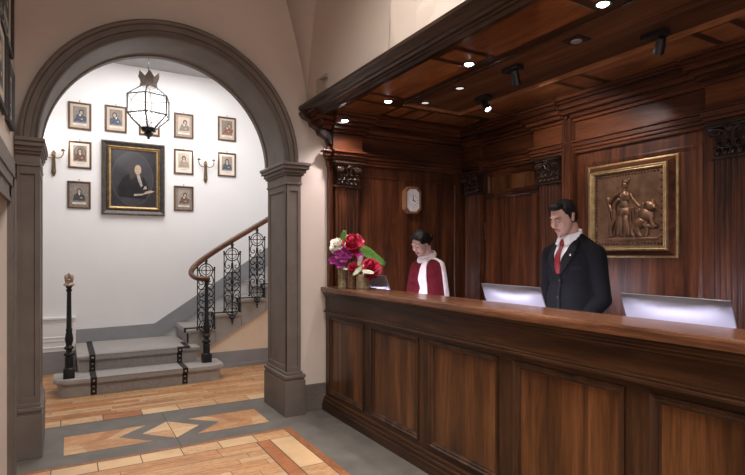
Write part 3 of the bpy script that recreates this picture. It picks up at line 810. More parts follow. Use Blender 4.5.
for i in range(6):
    a = i * PI / 3 + 0.3
    mb.ell((0.055 * math.cos(a), 0.055 * math.sin(a), 2.685), (0.022, 0.022, 0.014), 8)
mb.build('finial', None, lt, smooth=True)
mb = MB('gunmetal'); mb.M = TLn
z = 3.16
mb.tube([(0, 0, 3.16), (0, 0, 3.33)], 0.006, 6)
z = 3.33; i = 0
while z < 3.73:
    c = 0.5 * (z + z + 0.045)
    P = [((0.011 * math.cos(t * PI / 6)) if i % 2 else 0, 0 if i % 2 else 0.011 * math.cos(t * PI / 6), z + 0.0225 + 0.026 * math.sin(t * PI / 6)) for t in range(12)]
    mb.tube(P, 0.003, 5, closed=True); z += 0.043; i += 1
mb.lathe([(0.001, 3.70), (0.03, 3.72), (0.05, 3.745), (0.05, 3.75), (0.001, 3.75)], seg=16)
mb.build('chain', None, lt)
for i in range(3):
    a = i * 2 * PI / 3 + 0.4
    c = MB('white_paint'); c.M = TLn
    c.lathe([(0.001, 2.70), (0.011, 2.70), (0.011, 2.81), (0.001, 2.812)], (0.055 * math.cos(a), 0.055 * math.sin(a), 0), 10)
    co_ = c.build('candle', None, lt, smooth=True)
    b = MB('bulb'); b.M = TLn
    b.lathe([(0.001, 2.81), (0.010, 2.82), (0.013, 2.84), (0.006, 2.87), (0.001, 2.882)], (0.055 * math.cos(a), 0.055 * math.sin(a), 0), 10)
    b.build('flame_bulb', None, co_, smooth='all', label='lit flame bulb')
light('lantern_light', 'POINT', (0.733, 5.9, 2.90), 6, (1, 0.96, 0.92), size=0.05)

# ================================================================== PICTURES ON THE LEFT WALL
for lab, y0, y1, z0, z1 in (('dark framed picture on the left wall, the upper one beside the arch', 3.30, 3.93, 2.60, 3.25),
                            ('dark framed picture on the left wall, the lower one nearest the arch', 3.66, 4.00, 2.17, 2.53),
                            ('dark framed picture on the left wall, at the very left edge above the doorway', 3.05, 3.56, 2.17, 2.66)):
    t = thing('framed_picture', lab, 'picture', (-0.31, (y0 + y1) / 2, (z0 + z1) / 2), PI / 2, 'dark frames on the left wall')
    w, hh = y1 - y0, z1 - z0
    MB('frame_dark').frame(w, hh, [(0, 0), (0, 0.022), (0.012, 0.028), (0.035, 0.018), (0.045, 0.012)]).build('frame', None, t)
    MB('paper_old').box(-w / 2 + 0.03, w / 2 - 0.03, -0.012, -0.002, -hh / 2 + 0.03, hh / 2 - 0.03).build('mat_board', None, t)
    p = MB('sepia').box(-w / 3.4, w / 3.4, -0.013, -0.012, -hh / 3.4, hh / 3.4); fig(p, 0, 0, w * 0.5, 'ink', 0.0135, 0)
    p.build('print', None, t)

# ================================================================== WOODEN NICHE
NX = 3.66; NY = 4.33
ww = 'wall_wood_Z'
side = MB(ww).box(2.05, NX + 0.1, NY, WY, 0, 2.66)
side.frame(1.18, 1.80, [(0, 0), (0, 0.006), (0.010, 0.009), (0.022, 0.006), (0.03, 0.0)], (2.935, NY, 1.24))
for q in range(7): side.box(2.49 + q * 0.15, 2.493 + q * 0.15, NY - 0.002, NY, 0.37, 2.11)
struct(side.build('wall_side'))
back = MB(ww).box(NX, NX + 0.12, -1.0, WY, 0, 2.66)
for (yc_, wd) in ((2.39, 0.93), (0.99, 1.0)):
    back.M = face_x(NX, yc_, 1.24); back.frame(wd, 1.80, [(0, 0), (0, 0.007), (0.012, 0.010), (0.03, 0.006), (0.04, 0.0)])
back.M = face_x(NX, 3.66, 2.09); back.frame(0.66, 0.20, [(0, 0), (0, 0.012), (0.01, 0.016), (0.02, 0.008), (0.03, 0.0)])
back.M = Matrix.Identity(4)
struct(back.build('wall_niche'))
# over-door planks
pk = MB('soffit_wood')
for i in range(5): pk.box(NX - 0.006, NX, 3.39 + i * 0.108, 3.39 + i * 0.108 + 0.105, 2.02, 2.16)
struct(pk.build('trim_4', M['panel_wood']))
# door in the panelling
dr = MB(ww).box(NX - 0.03, NX - 0.004, 3.325, 4.0, 0, 1.945)
dr.box(NX - 0.036, NX - 0.03, 3.33, 3.66, 0.01, 1.93); dr.box(NX - 0.034, NX - 0.03, 3.668, 3.99, 0.01, 1.93)
dr.use('chrome').box(NX - 0.045, NX - 0.03, 3.40, 3.86, 1.945, 1.955)
dr.box(NX - 0.04, NX - 0.028, 3.998, 4.012, 1.55, 1.72)
dr.use('black').box(NX - 0.02, NX - 0.002, 3.995, 4.022, 0, 1.96)
dr.use('black').box(NX - 0.02, NX - 0.002, 3.31, 4.022, 1.943, 1.965)
struct(dr.build('door_1'))

# entablature: courses with returns, breaking forward over each pilaster
COURSES = [(2.228, 2.255, 0.03), (2.255, 2.28, 0.045), (2.28, 2.315, 0.06), (2.315, 2.332, 0.078), (2.332, 2.49, 0.02), (2.49, 2.515, 0.05), (2.515, 2.545, 0.09), (2.545, 2.575, 0.14), (2.575, 2.61, 0.19), (2.61, 2.632, 0.215), (2.632, 2.66, 0.235)]
PIL_SIDE = [(2.09, 2.34)]
PIL_BACK = [(4.05, 4.30), (3.03, 3.31), (1.59, 1.85), (0.2, 0.46)]
def courses(axis):
    for z0, z1, p in COURSES:
        if axis == 'X':
            mb.box(2.05 - min(p, 0.235), NX - p, NY - p, NY, z0, z1, 0.004)
            for a, b in PIL_SIDE: mb.box(a - 0.02 - p * 0.3, b + 0.02 + p * 0.3, NY - p - 0.05, NY, z0, z1, 0.004)
        else:
            mb.box(NX - p, NX, -1.0, NY - p * 0, z0, z1, 0.004)
            for a, b in PIL_BACK: mb.box(NX - p - 0.05, NX, a - 0.02 - p * 0.3, min(NY, b + 0.02 + p * 0.3), z0, z1, 0.004)
en = thing('entablature', 'dark moulded wooden cornice and frieze running above the clock wall', 'cornice', (2.85, NY, 2.25))
mb = MB('wall_wood_X'); mb.M = Matrix.Translation((-2.85, -NY, -2.25)); courses('X'); mb.build('cornice', None, en)
en2 = thing('entablature', 'dark moulded wooden cornice and frieze running above the bronze relief', 'cornice', (NX, 2.0, 2.25))
mb = MB('wall_wood_Y'); mb.M = Matrix.Translation((-NX, -2.0, -2.25)); courses('Y'); mb.build('cornice', None, en2)

def make_pilaster(w, label, loc, rz, z0=0.0):
    zc = Matrix.Translation((0, 0, 2.005)) @ Matrix.Diagonal((1, 1, 0.79, 1)) @ Matrix.Translation((0, 0, -1.968))
    t = thing('fluted_pilaster', label, 'pilaster', loc, rz, 'fluted wooden pilasters of the reception niche')
    # fluted shaft, front towards -Y
    n = 7; P = []; d = 0.05; fw = (w - 0.03) / n
    P.append((-w / 2 + 0.012, 0)); P.append((-w / 2 + 0.012, -d))
    for i in range(n):
        x0 = -w / 2 + 0.015 + i * fw
        for k in range(7):
            a = PI * k / 6
            P.append((x0 + fw / 2 - math.cos(a) * fw * 0.38, -d + math.sin(a) * fw * 0.40))
    P.append((w / 2 - 0.012, -d)); P.append((w / 2 - 0.012, 0))
    MB('wall_wood_Z').prism(P, 0.22 if not z0 else z0, 2.01, 'Z').build('shaft', None, t)
    if not z0: MB('wall_wood_X').box(-w / 2 - 0.012, w / 2 + 0.012, -0.075, 0, 0, 0.16, 0.004).box(-w / 2 - 0.005, w / 2 + 0.005, -0.068, 0, 0.16, 0.20, 0.006).box(-w / 2, w / 2, -0.06, 0, 0.20, 0.22, 0.004).build('plinth', None, t)
    c = MB('carved_wood'); c.M = zc
    c.rings([[(-a, 0, z), (-a, -b, z), (a, -b, z), (a, 0, z)] for a, b, z in ((w / 2 - 0.02, 0.052, 1.98), (w / 2 - 0.022, 0.055, 2.10), (w / 2 - 0.012, 0.070, 2.18), (w / 2, 0.085, 2.215))])
    c.box(-w / 2 - 0.008, w / 2 + 0.008, -0.066, 0, 1.968, 1.99, 0.006)
    c.box(-w / 2 - 0.01, w / 2 + 0.01, -0.105, 0, 2.215, 2.235, 0.004).box(-w / 2 - 0.022, w / 2 + 0.022, -0.118, 0, 2.235, 2.252, 0.004)
    for s in (-1, 1):
        cx = s * (w / 2 - 0.038)
        sp = [(cx + s * 0.038 * (1 - 0.8 * q) * math.cos(1.6 + q * 13), -0.092 - 0.012 * q, 2.170 + 0.038 * (1 - 0.8 * q) * math.sin(1.6 + q * 13)) for q in [i / 34 for i in range(35)]]
        c.tube(sp, 0.0075, 7); c.sph((cx, -0.10, 2.17), 0.011, 8)
        c.tube(smooth_path([(s * 0.01, -0.085, 2.12), (s * 0.03, -0.095, 2.18), (cx, -0.10, 2.207)], 5), 0.007, 6)
    c.ell((0, -0.10, 2.20), (0.026, 0.018, 0.024), 10)
    for k in range(5):
        a = k * 2 * PI / 5
        c.ell((0.022 * math.cos(a), -0.105, 2.20 + 0.02 * math.sin(a)), (0.011, 0.008, 0.011), 8)
    for row, (zz, nn, hh) in enumerate(((2.0, 5, 0.055), (2.05, 4, 0.06))):
        for i in range(nn):
            xx = (i - (nn - 1) / 2) * (w - 0.04) / nn
            Rm = Matrix.Rotation(math.radians(-16), 3, 'X')
            c.ell((xx, -0.064, zz + hh * 0.45), (0.020, 0.010, hh * 0.6), 10, Rm)
            c.ell((xx, -0.083, zz + hh * 0.95), (0.018, 0.014, 0.010), 8)
            c.tube([(xx, -0.078, zz), (xx, -0.083, zz + hh * 0.8)], 0.004, 5)
    c.build('capital', None, t, smooth=True, label='carved leafy capital with scrolls')
    return t
p0 = make_pilaster(0.26, 'fluted wooden pilaster with carved capital behind the flower vases', (2.215, NY, 0), 0, 1.107)
p0 = None
for (a, b), lab in zip(PIL_BACK, ('fluted wooden pilaster in the dark corner between clock wall and door', 'fluted wooden pilaster between the door and the standing man',
                                  'fluted wooden pilaster with carved capital right of the bronze relief', 'fluted wooden pilaster nearest the lobby beyond the right edge')):
    if a < 1: continue
    if p0 is None: p0 = make_pilaster(0.26, lab, (NX, (a + b) / 2, 0), -PI / 2)
    else: dup(p0, (NX, (a + b) / 2, 0), -PI / 2, lab)
# corner stile at the open end of the clock wall, and the slim post beside the second pilaster
struct(MB(ww).box(2.045, 2.085, NY - 0.03, NY, 0, 2.228, 0.004).box(2.025, 2.05, NY - 0.045, NY, 2.19, 2.228, 0.004).build('trim_5'))
struct(MB(ww).box(NX - 0.09, NX, 2.925, 2.955, 0, 2.66, 0.004).box(NX - 0.075, NX, 2.955, 2.985, 0, 2.66).box(NX - 0.09, NX, 2.985, 3.01, 0, 2.66, 0.004).build('trim_6'))

# ---- canopy: soffit, tray and cornice
CS = 2.66
cp = thing('reception_canopy', 'dark wooden canopy with coffered underside above the reception counter', 'canopy', (1.86, 1.8, CS))
TCp = Matrix.Translation((-1.86, -1.8, -CS))
YA, YB = -1.0, NY
so = MB('soffit_dark'); so.M = TCp
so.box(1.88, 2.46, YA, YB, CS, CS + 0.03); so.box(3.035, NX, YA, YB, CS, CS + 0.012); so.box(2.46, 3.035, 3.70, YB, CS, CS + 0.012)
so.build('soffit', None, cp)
tr = MB('tray_wood'); tr.M = TCp
yy = YA
tr.box(2.40, 3.10, YA, 3.75, CS + 0.012, CS + 0.04)
tr.build('tray_panel', None, cp)
tm = MB('trim_wood_lit_tone'); tm.M = TCp
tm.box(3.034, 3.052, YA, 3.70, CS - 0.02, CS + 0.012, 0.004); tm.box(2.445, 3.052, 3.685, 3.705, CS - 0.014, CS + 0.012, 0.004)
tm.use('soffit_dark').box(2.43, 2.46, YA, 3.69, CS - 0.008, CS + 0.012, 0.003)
tm.build('tray_trim', None, cp, label='wooden strip edging the sunk tray, spotlit brightness put into its colour')
pn = []
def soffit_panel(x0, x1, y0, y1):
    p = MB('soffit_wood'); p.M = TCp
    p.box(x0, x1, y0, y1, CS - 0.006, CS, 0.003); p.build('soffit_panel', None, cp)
edges = [3.66, 2.62, 1.64, 0.66, -0.32]
for i in range(4):
    soffit_panel(2.02, 2.36, edges[i + 1] + 0.13, edges[i] - 0.13)
    soffit_panel(2.06, 2.32, edges[i] - 0.075, edges[i] + 0.075)
    soffit_panel(3.08, 3.42, edges[i + 1] + 0.06, edges[i] - 0.19)
    soffit_panel(3.10, 3.40, edges[i] - 0.14, edges[i] + 0.01)
soffit_panel(2.48, 2.62, 3.78, 4.05); soffit_panel(2.66, 2.80, 3.78, 4.05); soffit_panel(2.84, 3.36, 3.78, 4.05)
soffit_panel(2.06, 2.44, 3.80, 4.06)
co = MB('cornice_wood'); co.M = TCp
prof = [(1.95, CS), (1.95, CS - 0.022), (1.93, CS - 0.025), (1.905, CS - 0.028), (1.89, CS - 0.012), (1.875, CS - 0.010), (1.868, CS - 0.004), (1.845, CS - 0.002), (1.838, CS + 0.012), (1.82, CS + 0.015), (1.80, CS + 0.025), (1.782, CS + 0.045), (1.77, CS + 0.050), (1.77, CS + 0.072), (1.80, CS + 0.078), (1.86, CS + 0.082), (1.95, CS + 0.085)]
prof = [(x, z - 0.03) for x, z in prof]
co.rings([[(x, y, z) for x, z in prof] for y in (YA, WY - 0.002)])
co.build('cornice', None, cp, label='moulded cornice along the canopy edge')
bk = MB('carved_wood'); bk.M = TCp
bk.prism([(1.77, 2.64), (1.80, 2.60), (1.86, 2.575), (1.87, 2.54), (1.93, 2.51), (1.95, 2.47), (2.02, 2.44), (2.04, 2.40), (2.07, 2.38), (2.07, 2.66), (1.80, 2.68)], NY - 0.05, WY - 0.002)
bk.build('end_bracket', None, cp)

# ---- lights in the canopy
def recessed(label, loc, on):
    t = thing('ceiling_spotlight', label, 'spotlight', loc, 0, 'recessed spotlights in the canopy')
    MB('gunmetal').lathe([(0.030, 0.012), (0.030, 0.0), (0.040, -0.004), (0.046, -0.002), (0.046, 0.004)], seg=24, cap=False).build('trim_ring', None, t, smooth=True)
    MB('lens_on' if on == 1 else 'lens_dim').lathe([(0.001, -0.012), (0.015, -0.009), (0.026, -0.002), (0.031, 0.004), (0.001, 0.006)] if on == 1 else [(0.001, 0.002), (0.031, 0.002), (0.031, 0.006), (0.001, 0.006)], seg=20).build('lens', None, t)
    if on == 1:
        MB('black').lathe([(0.031, 0.006), (0.034, 0.012), (0.034, 0.02), (0.001, 0.02)], seg=16).build('housing', None, t)
    return t
recessed('lit spotlight under the canopy nearest the carved corner capital', (2.10, 4.10, 2.564), 1)
recessed('lit spotlight on the near border, the farthest of its row of three', (2.279, 3.674, CS - 0.010), 1)
recessed('lit spotlight on the near border, middle of its row of three', (2.294, 2.685, CS - 0.010), 1)
recessed('lit spotlight on the near border at the top edge of the photo', (2.323, 1.702, CS - 0.010), 1)
recessed('dim round downlight in the sunk tray, the one nearest the clock wall', (2.60, 3.60, CS + 0.006), 2)
recessed('dim round downlight in the sunk tray, second from the clock wall', (2.60, 3.15, CS + 0.006), 2)
for q, (lx, ly, e) in enumerate(((2.10, 4.06, 36), (2.279, 3.674, 36), (2.294, 2.685, 42), (2.323, 1.702, 42), (2.33, 0.7, 30))):
    light('spot_beam', 'SPOT', (lx, ly, CS - 0.02 if q else 2.55), e, (1, 0.93, 0.90) if q else (1, 0.87, 0.88), (lx + 0.25, ly - 0.02, 0), 0.03, angle=135, blend=0.8)
# square gimbal recess with a dim lamp
t = thing('gimbal_downlight', 'dim lamp in a dark square recess in the tray', 'spotlight', (2.62, 2.10, CS + 0.012))
MB('black').box(-0.06, 0.06, -0.06, 0.06, -0.006, 0, 0.002).build('recess_plate', None, t)
MB('lens_off').lathe([(0.001, -0.014), (0.03, -0.014), (0.034, -0.006), (0.001, -0.006)], seg=18).build('lens', None, t)
def track_spot(label, loc, aim, lens, rz=0.0, group='adjustable track spots'):
    t = thing('track_spotlight', label, 'spotlight', loc, rz, group)
    MB('black').box(-0.035, 0.035, -0.07, 0.07, -0.03, 0, 0.004).build('driver_box', None, t)
    MB('gunmetal').tube([(0, -0.03, -0.03), (0, -0.03, -0.075)], 0.008, 8).build('stem', None, t, smooth=True)
    d = (Vector(aim) - Vector(loc)).normalized()
    d = Matrix.Rotation(-rz, 3, 'Z') @ d
    c0 = Vector((0, -0.03, -0.085))
    q = d.to_track_quat('Z', 'Y').to_matrix()
    hd = MB('black'); hd.M = Matrix.Translation(c0) @ q.to_4x4()
    hd.lathe([(0.001, -0.05), (0.022, -0.05), (0.026, -0.02), (0.030, 0.045), (0.026, 0.045), (0.022, 0.03)], seg=16)
    ho_ = hd.build('lamp_head', None, t, smooth=True)
    l = MB(lens); l.M = hd.M; l.lathe([(0.001, 0.032), (0.025, 0.032), (0.025, 0.036), (0.001, 0.036)], seg=14); l.build('lens', None, ho_)
    return t
track_spot('lit black track spot near the far corner of the tray', (2.90, 3.22, CS + 0.012), (3.0, 2.3, 1.3), 'lens_on')
track_spot('black track spot with clear head hanging in the middle of the tray', (2.62, 2.62, CS + 0.012), (3.3, 2.9, 1.0), 'lens_off')
track_spot('black track spot aimed at the bronze relief, close to the far tray edge', (2.92, 1.80, CS + 0.012), (3.6, 2.5, 1.8), 'lens_dim')
light('relief_beam', 'SPOT', (2.90, 1.80, CS - 0.06), 20, (1, 0.88, 0.80), (3.62, 2.42, 1.85), 0.03, angle=62, blend=0.7)
light('frieze_beam', 'SPOT', (2.85, 2.62, CS - 0.06), 26, (1, 0.92, 0.92), (3.62, 2.9, 1.9), 0.03, angle=110, blend=0.8)

# ================================================================== RECEPTION COUNTER
ct = thing('reception_counter', 'long dark walnut reception counter with recessed front panels', 'reception desk', (2.03, 1.8, 0))
TCt = Matrix.Translation((-2.03, -1.8, 0))
Y0, Y1 = -1.0, 4.33
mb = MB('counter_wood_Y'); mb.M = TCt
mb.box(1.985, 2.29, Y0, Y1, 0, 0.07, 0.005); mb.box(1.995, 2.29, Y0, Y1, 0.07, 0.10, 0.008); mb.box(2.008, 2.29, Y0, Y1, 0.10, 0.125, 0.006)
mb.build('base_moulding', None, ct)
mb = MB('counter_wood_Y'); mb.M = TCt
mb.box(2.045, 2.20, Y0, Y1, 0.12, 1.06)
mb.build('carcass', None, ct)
fr = MB('counter_wood_Y'); fr.M = TCt
fr.box(2.025, 2.05, Y0, Y1, 0.12, 0.165); fr.box(2.025, 2.05, Y0, Y1, 0.838, 0.90)
fr.build('rails', None, ct)
e0 = 4.255
for k in range(7):
    ya, yb = e0 - 0.7483 * k, e0 - 0.7483 * k - 0.625
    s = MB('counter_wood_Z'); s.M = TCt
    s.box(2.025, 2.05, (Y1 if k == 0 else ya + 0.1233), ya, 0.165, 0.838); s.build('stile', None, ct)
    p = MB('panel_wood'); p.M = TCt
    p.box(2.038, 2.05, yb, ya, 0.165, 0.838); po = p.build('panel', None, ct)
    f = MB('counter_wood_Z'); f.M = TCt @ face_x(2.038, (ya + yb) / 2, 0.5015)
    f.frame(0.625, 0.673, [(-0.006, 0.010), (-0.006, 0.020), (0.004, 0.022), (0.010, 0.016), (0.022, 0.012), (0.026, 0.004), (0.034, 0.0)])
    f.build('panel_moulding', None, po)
fz = MB('counter_wood_Y'); fz.M = TCt
fz.box(2.0, 2.05, Y0, Y1, 0.876, 0.892, 0.004); fz.box(2.012, 2.05, Y0, Y1, 0.892, 0.905, 0.004); fz.box(2.022, 2.05, Y0, Y1, 0.905, 1.01)
fz.box(2.010, 2.05, Y0, Y1, 1.01, 1.028, 0.005); fz.box(1.998, 2.05, Y0, Y1, 1.028, 1.045, 0.005); fz.box(1.988, 2.05, Y0, Y1, 1.045, 1.06, 0.004)
fz.build('frieze', None, ct)
lg = MB('ledge_wood'); lg.M = TCt
lg.box(1.968, 2.29, Y0, Y1, 1.06, 1.107, 0.012)
lg.build('ledge', None, ct, label='lighter polished ledge')
dk = MB('counter_wood_Y'); dk.M = TCt
dk.box(2.20, 2.70, Y0, 4.31, 0.77, 0.80, 0.004)
dk.build('work_surface', None, ct)
sup = MB('counter_wood_Z'); sup.M = TCt
for yy in (-0.9, 0.9, 2.05, 3.3, 4.29):
    sup.box(2.20, 2.66, yy - 0.015, yy + 0.015, 0, 0.77)
sup.build('desk_support', None, ct)
ld = MB('led'); ld.M = TCt
ld.box(2.20, 2.205, Y0 + 0.1, Y1 - 0.1, 1.02, 1.05)
ld.build('light_strip', None, ct, label='glowing strip under the ledge')
light('desk_strip_light', 'AREA', (2.208, 2.1, 1.035), 22, (0.86, 0.80, 1.0), (3.275, 2.1, 0.95), 4.4, 0.03).rotation_euler = (math.radians(90), 0, -PI / 2)

# ---- monitors (backs towards the lobby)
def make_monitor(label, x, y, ztop, rz, w=0.535, wgroup='desk monitors behind the counter'):
    t = thing('computer_monitor', label, 'monitor', (x, y, 0.80), rz, wgroup)
    H = ztop - 0.80; hh = 0.325; tilt = math.radians(21)
    A = Matrix.Translation((0, 0, H)) @ Matrix.Rotation(tilt, 4, 'X')      # hinge at top edge; screen faces +Y
    b = MB('aluminium'); b.M = A
    NXs, NZs = 14, 10; rows = []
    for i in range(NZs + 1):
        v = i / NZs; z = -hh * v; row = []
        for j in range(NXs + 1):
            u = 2 * j / NXs - 1
            bulge = 0.036 * (1 - abs(u) ** 2.4) * (1 - abs(2 * v - 1) ** 2.4)
            row.append((u * w / 2, -0.004 - bulge, z))
        rows.append(row)
    b.rings(rows, close=False, cap=False)
    b.box(-w / 2, w / 2, -0.006, 0.004, -hh, 0, 0.003)
    bs_ = b.build('back_shell', None, t, smooth=True)
    s = MB('black'); s.M = A; s.box(-w / 2 + 0.002, w / 2 - 0.002, 0.004, 0.006, -hh + 0.002, -0.002); s.build('bezel', None, bs_)
    s = MB('screen'); s.M = A; s.box(-w / 2 + 0.015, w / 2 - 0.015, 0.006, 0.0075, -hh + 0.03, -0.015); s.build('screen', None, bs_, label='glowing screen')
    n = MB('aluminium')
    c = A @ Vector((0, -0.03, -hh * 0.72))
    n.prism([(c.y - 0.0, c.z + 0.03), (c.y + 0.012, c.z - 0.02), (-0.02, 0.012), (-0.02, 0.0), (-0.045, 0.0), (-0.045, 0.02)], -0.07, 0.07, 'X')
    n.box(-0.09, 0.09, -0.10, 0.08, 0, 0.008, 0.003)
    n.build('stand', None, t)
    return t
make_monitor('silver monitor back on the right, right of the standing man', 2.50, 1.463, 1.197, -PI / 2 - math.radians(1.5))
make_monitor('silver monitor back between the woman and the standing man', 2.50, 2.53, 1.196, -PI / 2 - math.radians(1))
make_monitor('small glowing monitor back just right of the flower vases', 2.38, 4.085, 1.21, -PI / 2, 0.42)

# ================================================================== CLOCK, RELIEF, SWITCH
ck = thing('wall_clock', 'octagonal wooden wall clock with white face on the panelled side wall', 'clock', (2.945, NY, 1.93))
def octo(w, h, c): return [(-w / 2 + c, -h / 2), (w / 2 - c, -h / 2), (w / 2, -h / 2 + c), (w / 2, h / 2 - c), (w / 2 - c, h / 2), (-w / 2 + c, h / 2), (-w / 2, h / 2 - c), (-w / 2, -h / 2 + c)]
mb = MB('clock_wood')
mb.rings([[(x, -d, z) for x, z in octo(w, h, c)] for w, h, c, d in ((0.19, 0.265, 0.045, 0.0), (0.19, 0.265, 0.045, 0.055), (0.175, 0.25, 0.042, 0.062), (0.150, 0.225, 0.036, 0.058), (0.145, 0.22, 0.035, 0.050))], cap=False)
mb.build('case', None, ck)
mb = MB('clock_face'); mb.poly(octo(0.150, 0.225, 0.036), 0.045, 0.005)
for i in range(12):
    a = i * PI / 6
    mb.use('ink'); mb.M = Matrix.Translation((0.055 * math.sin(a), -0.0503, 0.055 * math.cos(a))) @ Matrix.Rotation(a, 4, 'Y')
    mb.box(-0.0016, 0.0016, -0.0006, 0.0004, -0.006, 0.006)
mb.M = Matrix.Identity(4)
mb.build('dial', None, ck, label='white clock dial')
mb = MB('black')
for ang, l, w in ((0.0, 0.048, 0.0035), (PI * 2 / 3, 0.032, 0.0045)):
    mb.M = Matrix.Translation((0, -0.052, 0)) @ Matrix.Rotation(ang, 4, 'Y'); mb.box(-w, w, -0.0012, 0, -0.008, l)
mb.M = Matrix.Identity(4)
mb.lathe([(0.007, -0.001), (0.007, 0.001)], (0, 0, 0), 10) if False else mb.ell((0, -0.053, 0), (0.006, 0.003, 0.006), 10)
mb.build('hands', None, ck)
mb = MB('brass'); mb.frame(0.008, 0.008, [(0, 0.05), (0.002, 0.052)], (0, 0, -0.075)); mb.box(-0.012, 0.012, -0.0515, -0.0495, -0.0752, -0.0735); mb.build('maker_plate', None, ck)

rl = thing('bronze_relief', 'bronze relief of a standing draped figure with a seated beast in gilt frame', 'relief', (NX, 2.442, 1.735), -PI / 2)
rw, rh = 0.725, 0.725
mb = MB('gold').frame(rw, rh, [(0, 0), (0, 0.018), (0.012, 0.02), (0.016, 0.018)])
mb.use('wall_wood_X').frame(rw, rh, [(0.016, 0.016), (0.024, 0.020), (0.046, 0.056), (0.050, 0.060)])
mb.use('gold').frame(rw, rh, [(0.050, 0.058), (0.053, 0.072), (0.062, 0.076), (0.070, 0.070), (0.076, 0.072), (0.086, 0.056), (0.088, 0.04)])
mb.build('frame', None, rl, label='gilt and wood frame')
pnl = MB('bronze'); iw = rw - 0.176
pnl.box(-iw / 2, iw / 2, -0.046, -0.01, -iw / 2, iw / 2)
pnl.use('bronze_dark')
nb = 22
for i in range(nb):
    q = -iw / 2 + (i + 0.5) * iw / nb
    for (a, b) in ((q, iw / 2 - 0.016), (q, -iw / 2 + 0.016), (-iw / 2 + 0.014, q), (iw / 2 - 0.014, q)): 
        if a > iw / 2 - 0.02 and i % 2: continue
        pnl.ell((a, -0.047, b), (0.0085, 0.006, 0.0085), 8)
pnl.build('plaque', None, rl, smooth=True)
fg = MB('bronze'); D = 0.0; fg.M = Matrix.Translation((0, -0.044, 0.0)) @ Matrix.Diagonal((1.20, 0.9, 1.20, 1))
def e(c, r, rot=0.0): fg.ell((c[0], D, c[1]), (r[0], r[1], r[2]), 14, Matrix.Rotation(rot, 3, 'Y'))
def tb(P, r): fg.tube(smooth_path([(p[0], D - 0.008, p[1]) for p in P], 5), r, 8)
# ground ledge
fg.box(-0.20, 0.20, D - 0.02, D, -0.195, -0.178, 0.004)
# standing woman: helmeted head, torso, legs, drapery folds
e((-0.018, 0.150), (0.022, 0.022, 0.027)); e((-0.012, 0.172), (0.026, 0.020, 0.018), 0.3); e((0.006, 0.180), (0.014, 0.014, 0.020), 0.7)
tb([(-0.016, 0.13), (-0.018, 0.105)], 0.011)
e((-0.022, 0.078), (0.044, 0.028, 0.042)); e((-0.040, 0.082), (0.017, 0.032, 0.016)); e((-0.006, 0.082), (0.017, 0.032, 0.016))
e((-0.022, 0.028), (0.034, 0.026, 0.040)); e((-0.024, -0.02), (0.046, 0.028, 0.045), 0.1)
e((-0.050, -0.09), (0.026, 0.026, 0.085), 0.16); e((-0.005, -0.095), (0.026, 0.030, 0.088), -0.12)
for k in range(7):
    x0 = -0.06 + k * 0.015
    tb([(x0 + 0.01, 0.01), (x0 - 0.012 + k * 0.004, -0.08), (x0 - 0.035 + k * 0.012, -0.172)], 0.0075)
tb([(-0.055, 0.07), (-0.09, 0.02), (-0.085, -0.05), (-0.115, -0.12), (-0.105, -0.172)], 0.014)
tb([(-0.06, 0.10), (-0.10, 0.072), (-0.125, 0.04), (-0.13, 0.065)], 0.012); e((-0.135, 0.068), (0.016, 0.014, 0.022))
tb([(-0.13, 0.045), (-0.11, 0.0), (-0.09, -0.05)], 0.012); tb([(-0.12, 0.03), (-0.125, -0.04), (-0.10, -0.10)], 0.009)
tb([(0.02, 0.095), (0.052, 0.045), (0.09, 0.005)], 0.013); e((0.096, -0.002), (0.013, 0.012, 0.013))
tb([(0.09, -0.0), (0.06, -0.06), (0.03, -0.13), (0.045, -0.17)], 0.012); tb([(0.07, -0.01), (0.045, -0.08), (0.02, -0.17)], 0.009)
e((-0.06, -0.178), (0.022, 0.018, 0.010)); e((0.006, -0.178), (0.022, 0.018, 0.010))
# seated beast on the right
e((0.125, -0.045), (0.055, 0.030, 0.045), 0.4); e((0.155, 0.005), (0.038, 0.034, 0.036)); e((0.178, -0.002), (0.016, 0.030, 0.014))
e((0.14, 0.022), (0.03, 0.028, 0.022)); e((0.165, 0.035), (0.012, 0.018, 0.014))
e((0.085, -0.09), (0.055, 0.026, 0.038), -0.2)
tb([(0.15, -0.05), (0.165, -0.10), (0.185, -0.12)], 0.015); tb([(0.10, -0.10), (0.15, -0.115), (0.195, -0.112)], 0.013)
tb([(0.12, -0.06), (0.13, -0.14), (0.12, -0.175)], 0.013); tb([(0.07, -0.11), (0.075, -0.15), (0.095, -0.176)], 0.013)
tb([(0.04, -0.10), (0.03, -0.14), (0.05, -0.175)], 0.008); tb([(0.11, 0.03), (0.10, 0.0), (0.11, -0.03)], 0.008); tb([(0.17, 0.03), (0.19, 0.0), (0.188, -0.03)], 0.007)
fg.build('relief_figure', None, rl, smooth='all')

pt = thing('wall_plate', 'pale square wall plate above the left end of the canopy', 'wall plate', (1.86, 4.05, 2.81), -PI / 2)
MB('white_plastic').box(-0.10, 0.10, -0.012, 0, -0.085, 0.085, 0.004).build('plate', None, pt)
MB('white_plastic').box(-0.05, 0.05, -0.016, -0.012, -0.04, 0.03, 0.002).build('rocker', None, pt)
MB('white_plastic').lathe([(0.001, 0), (0.006, 0), (0.006, 0.003), (0.001, 0.003)], (0, 0, 0), 10).build('indicator', 'lens_dim', pt)
pt.children[2].location = (0.075, -0.012, 0.06); pt.children[2].rotation_euler = (PI / 2, 0, 0)

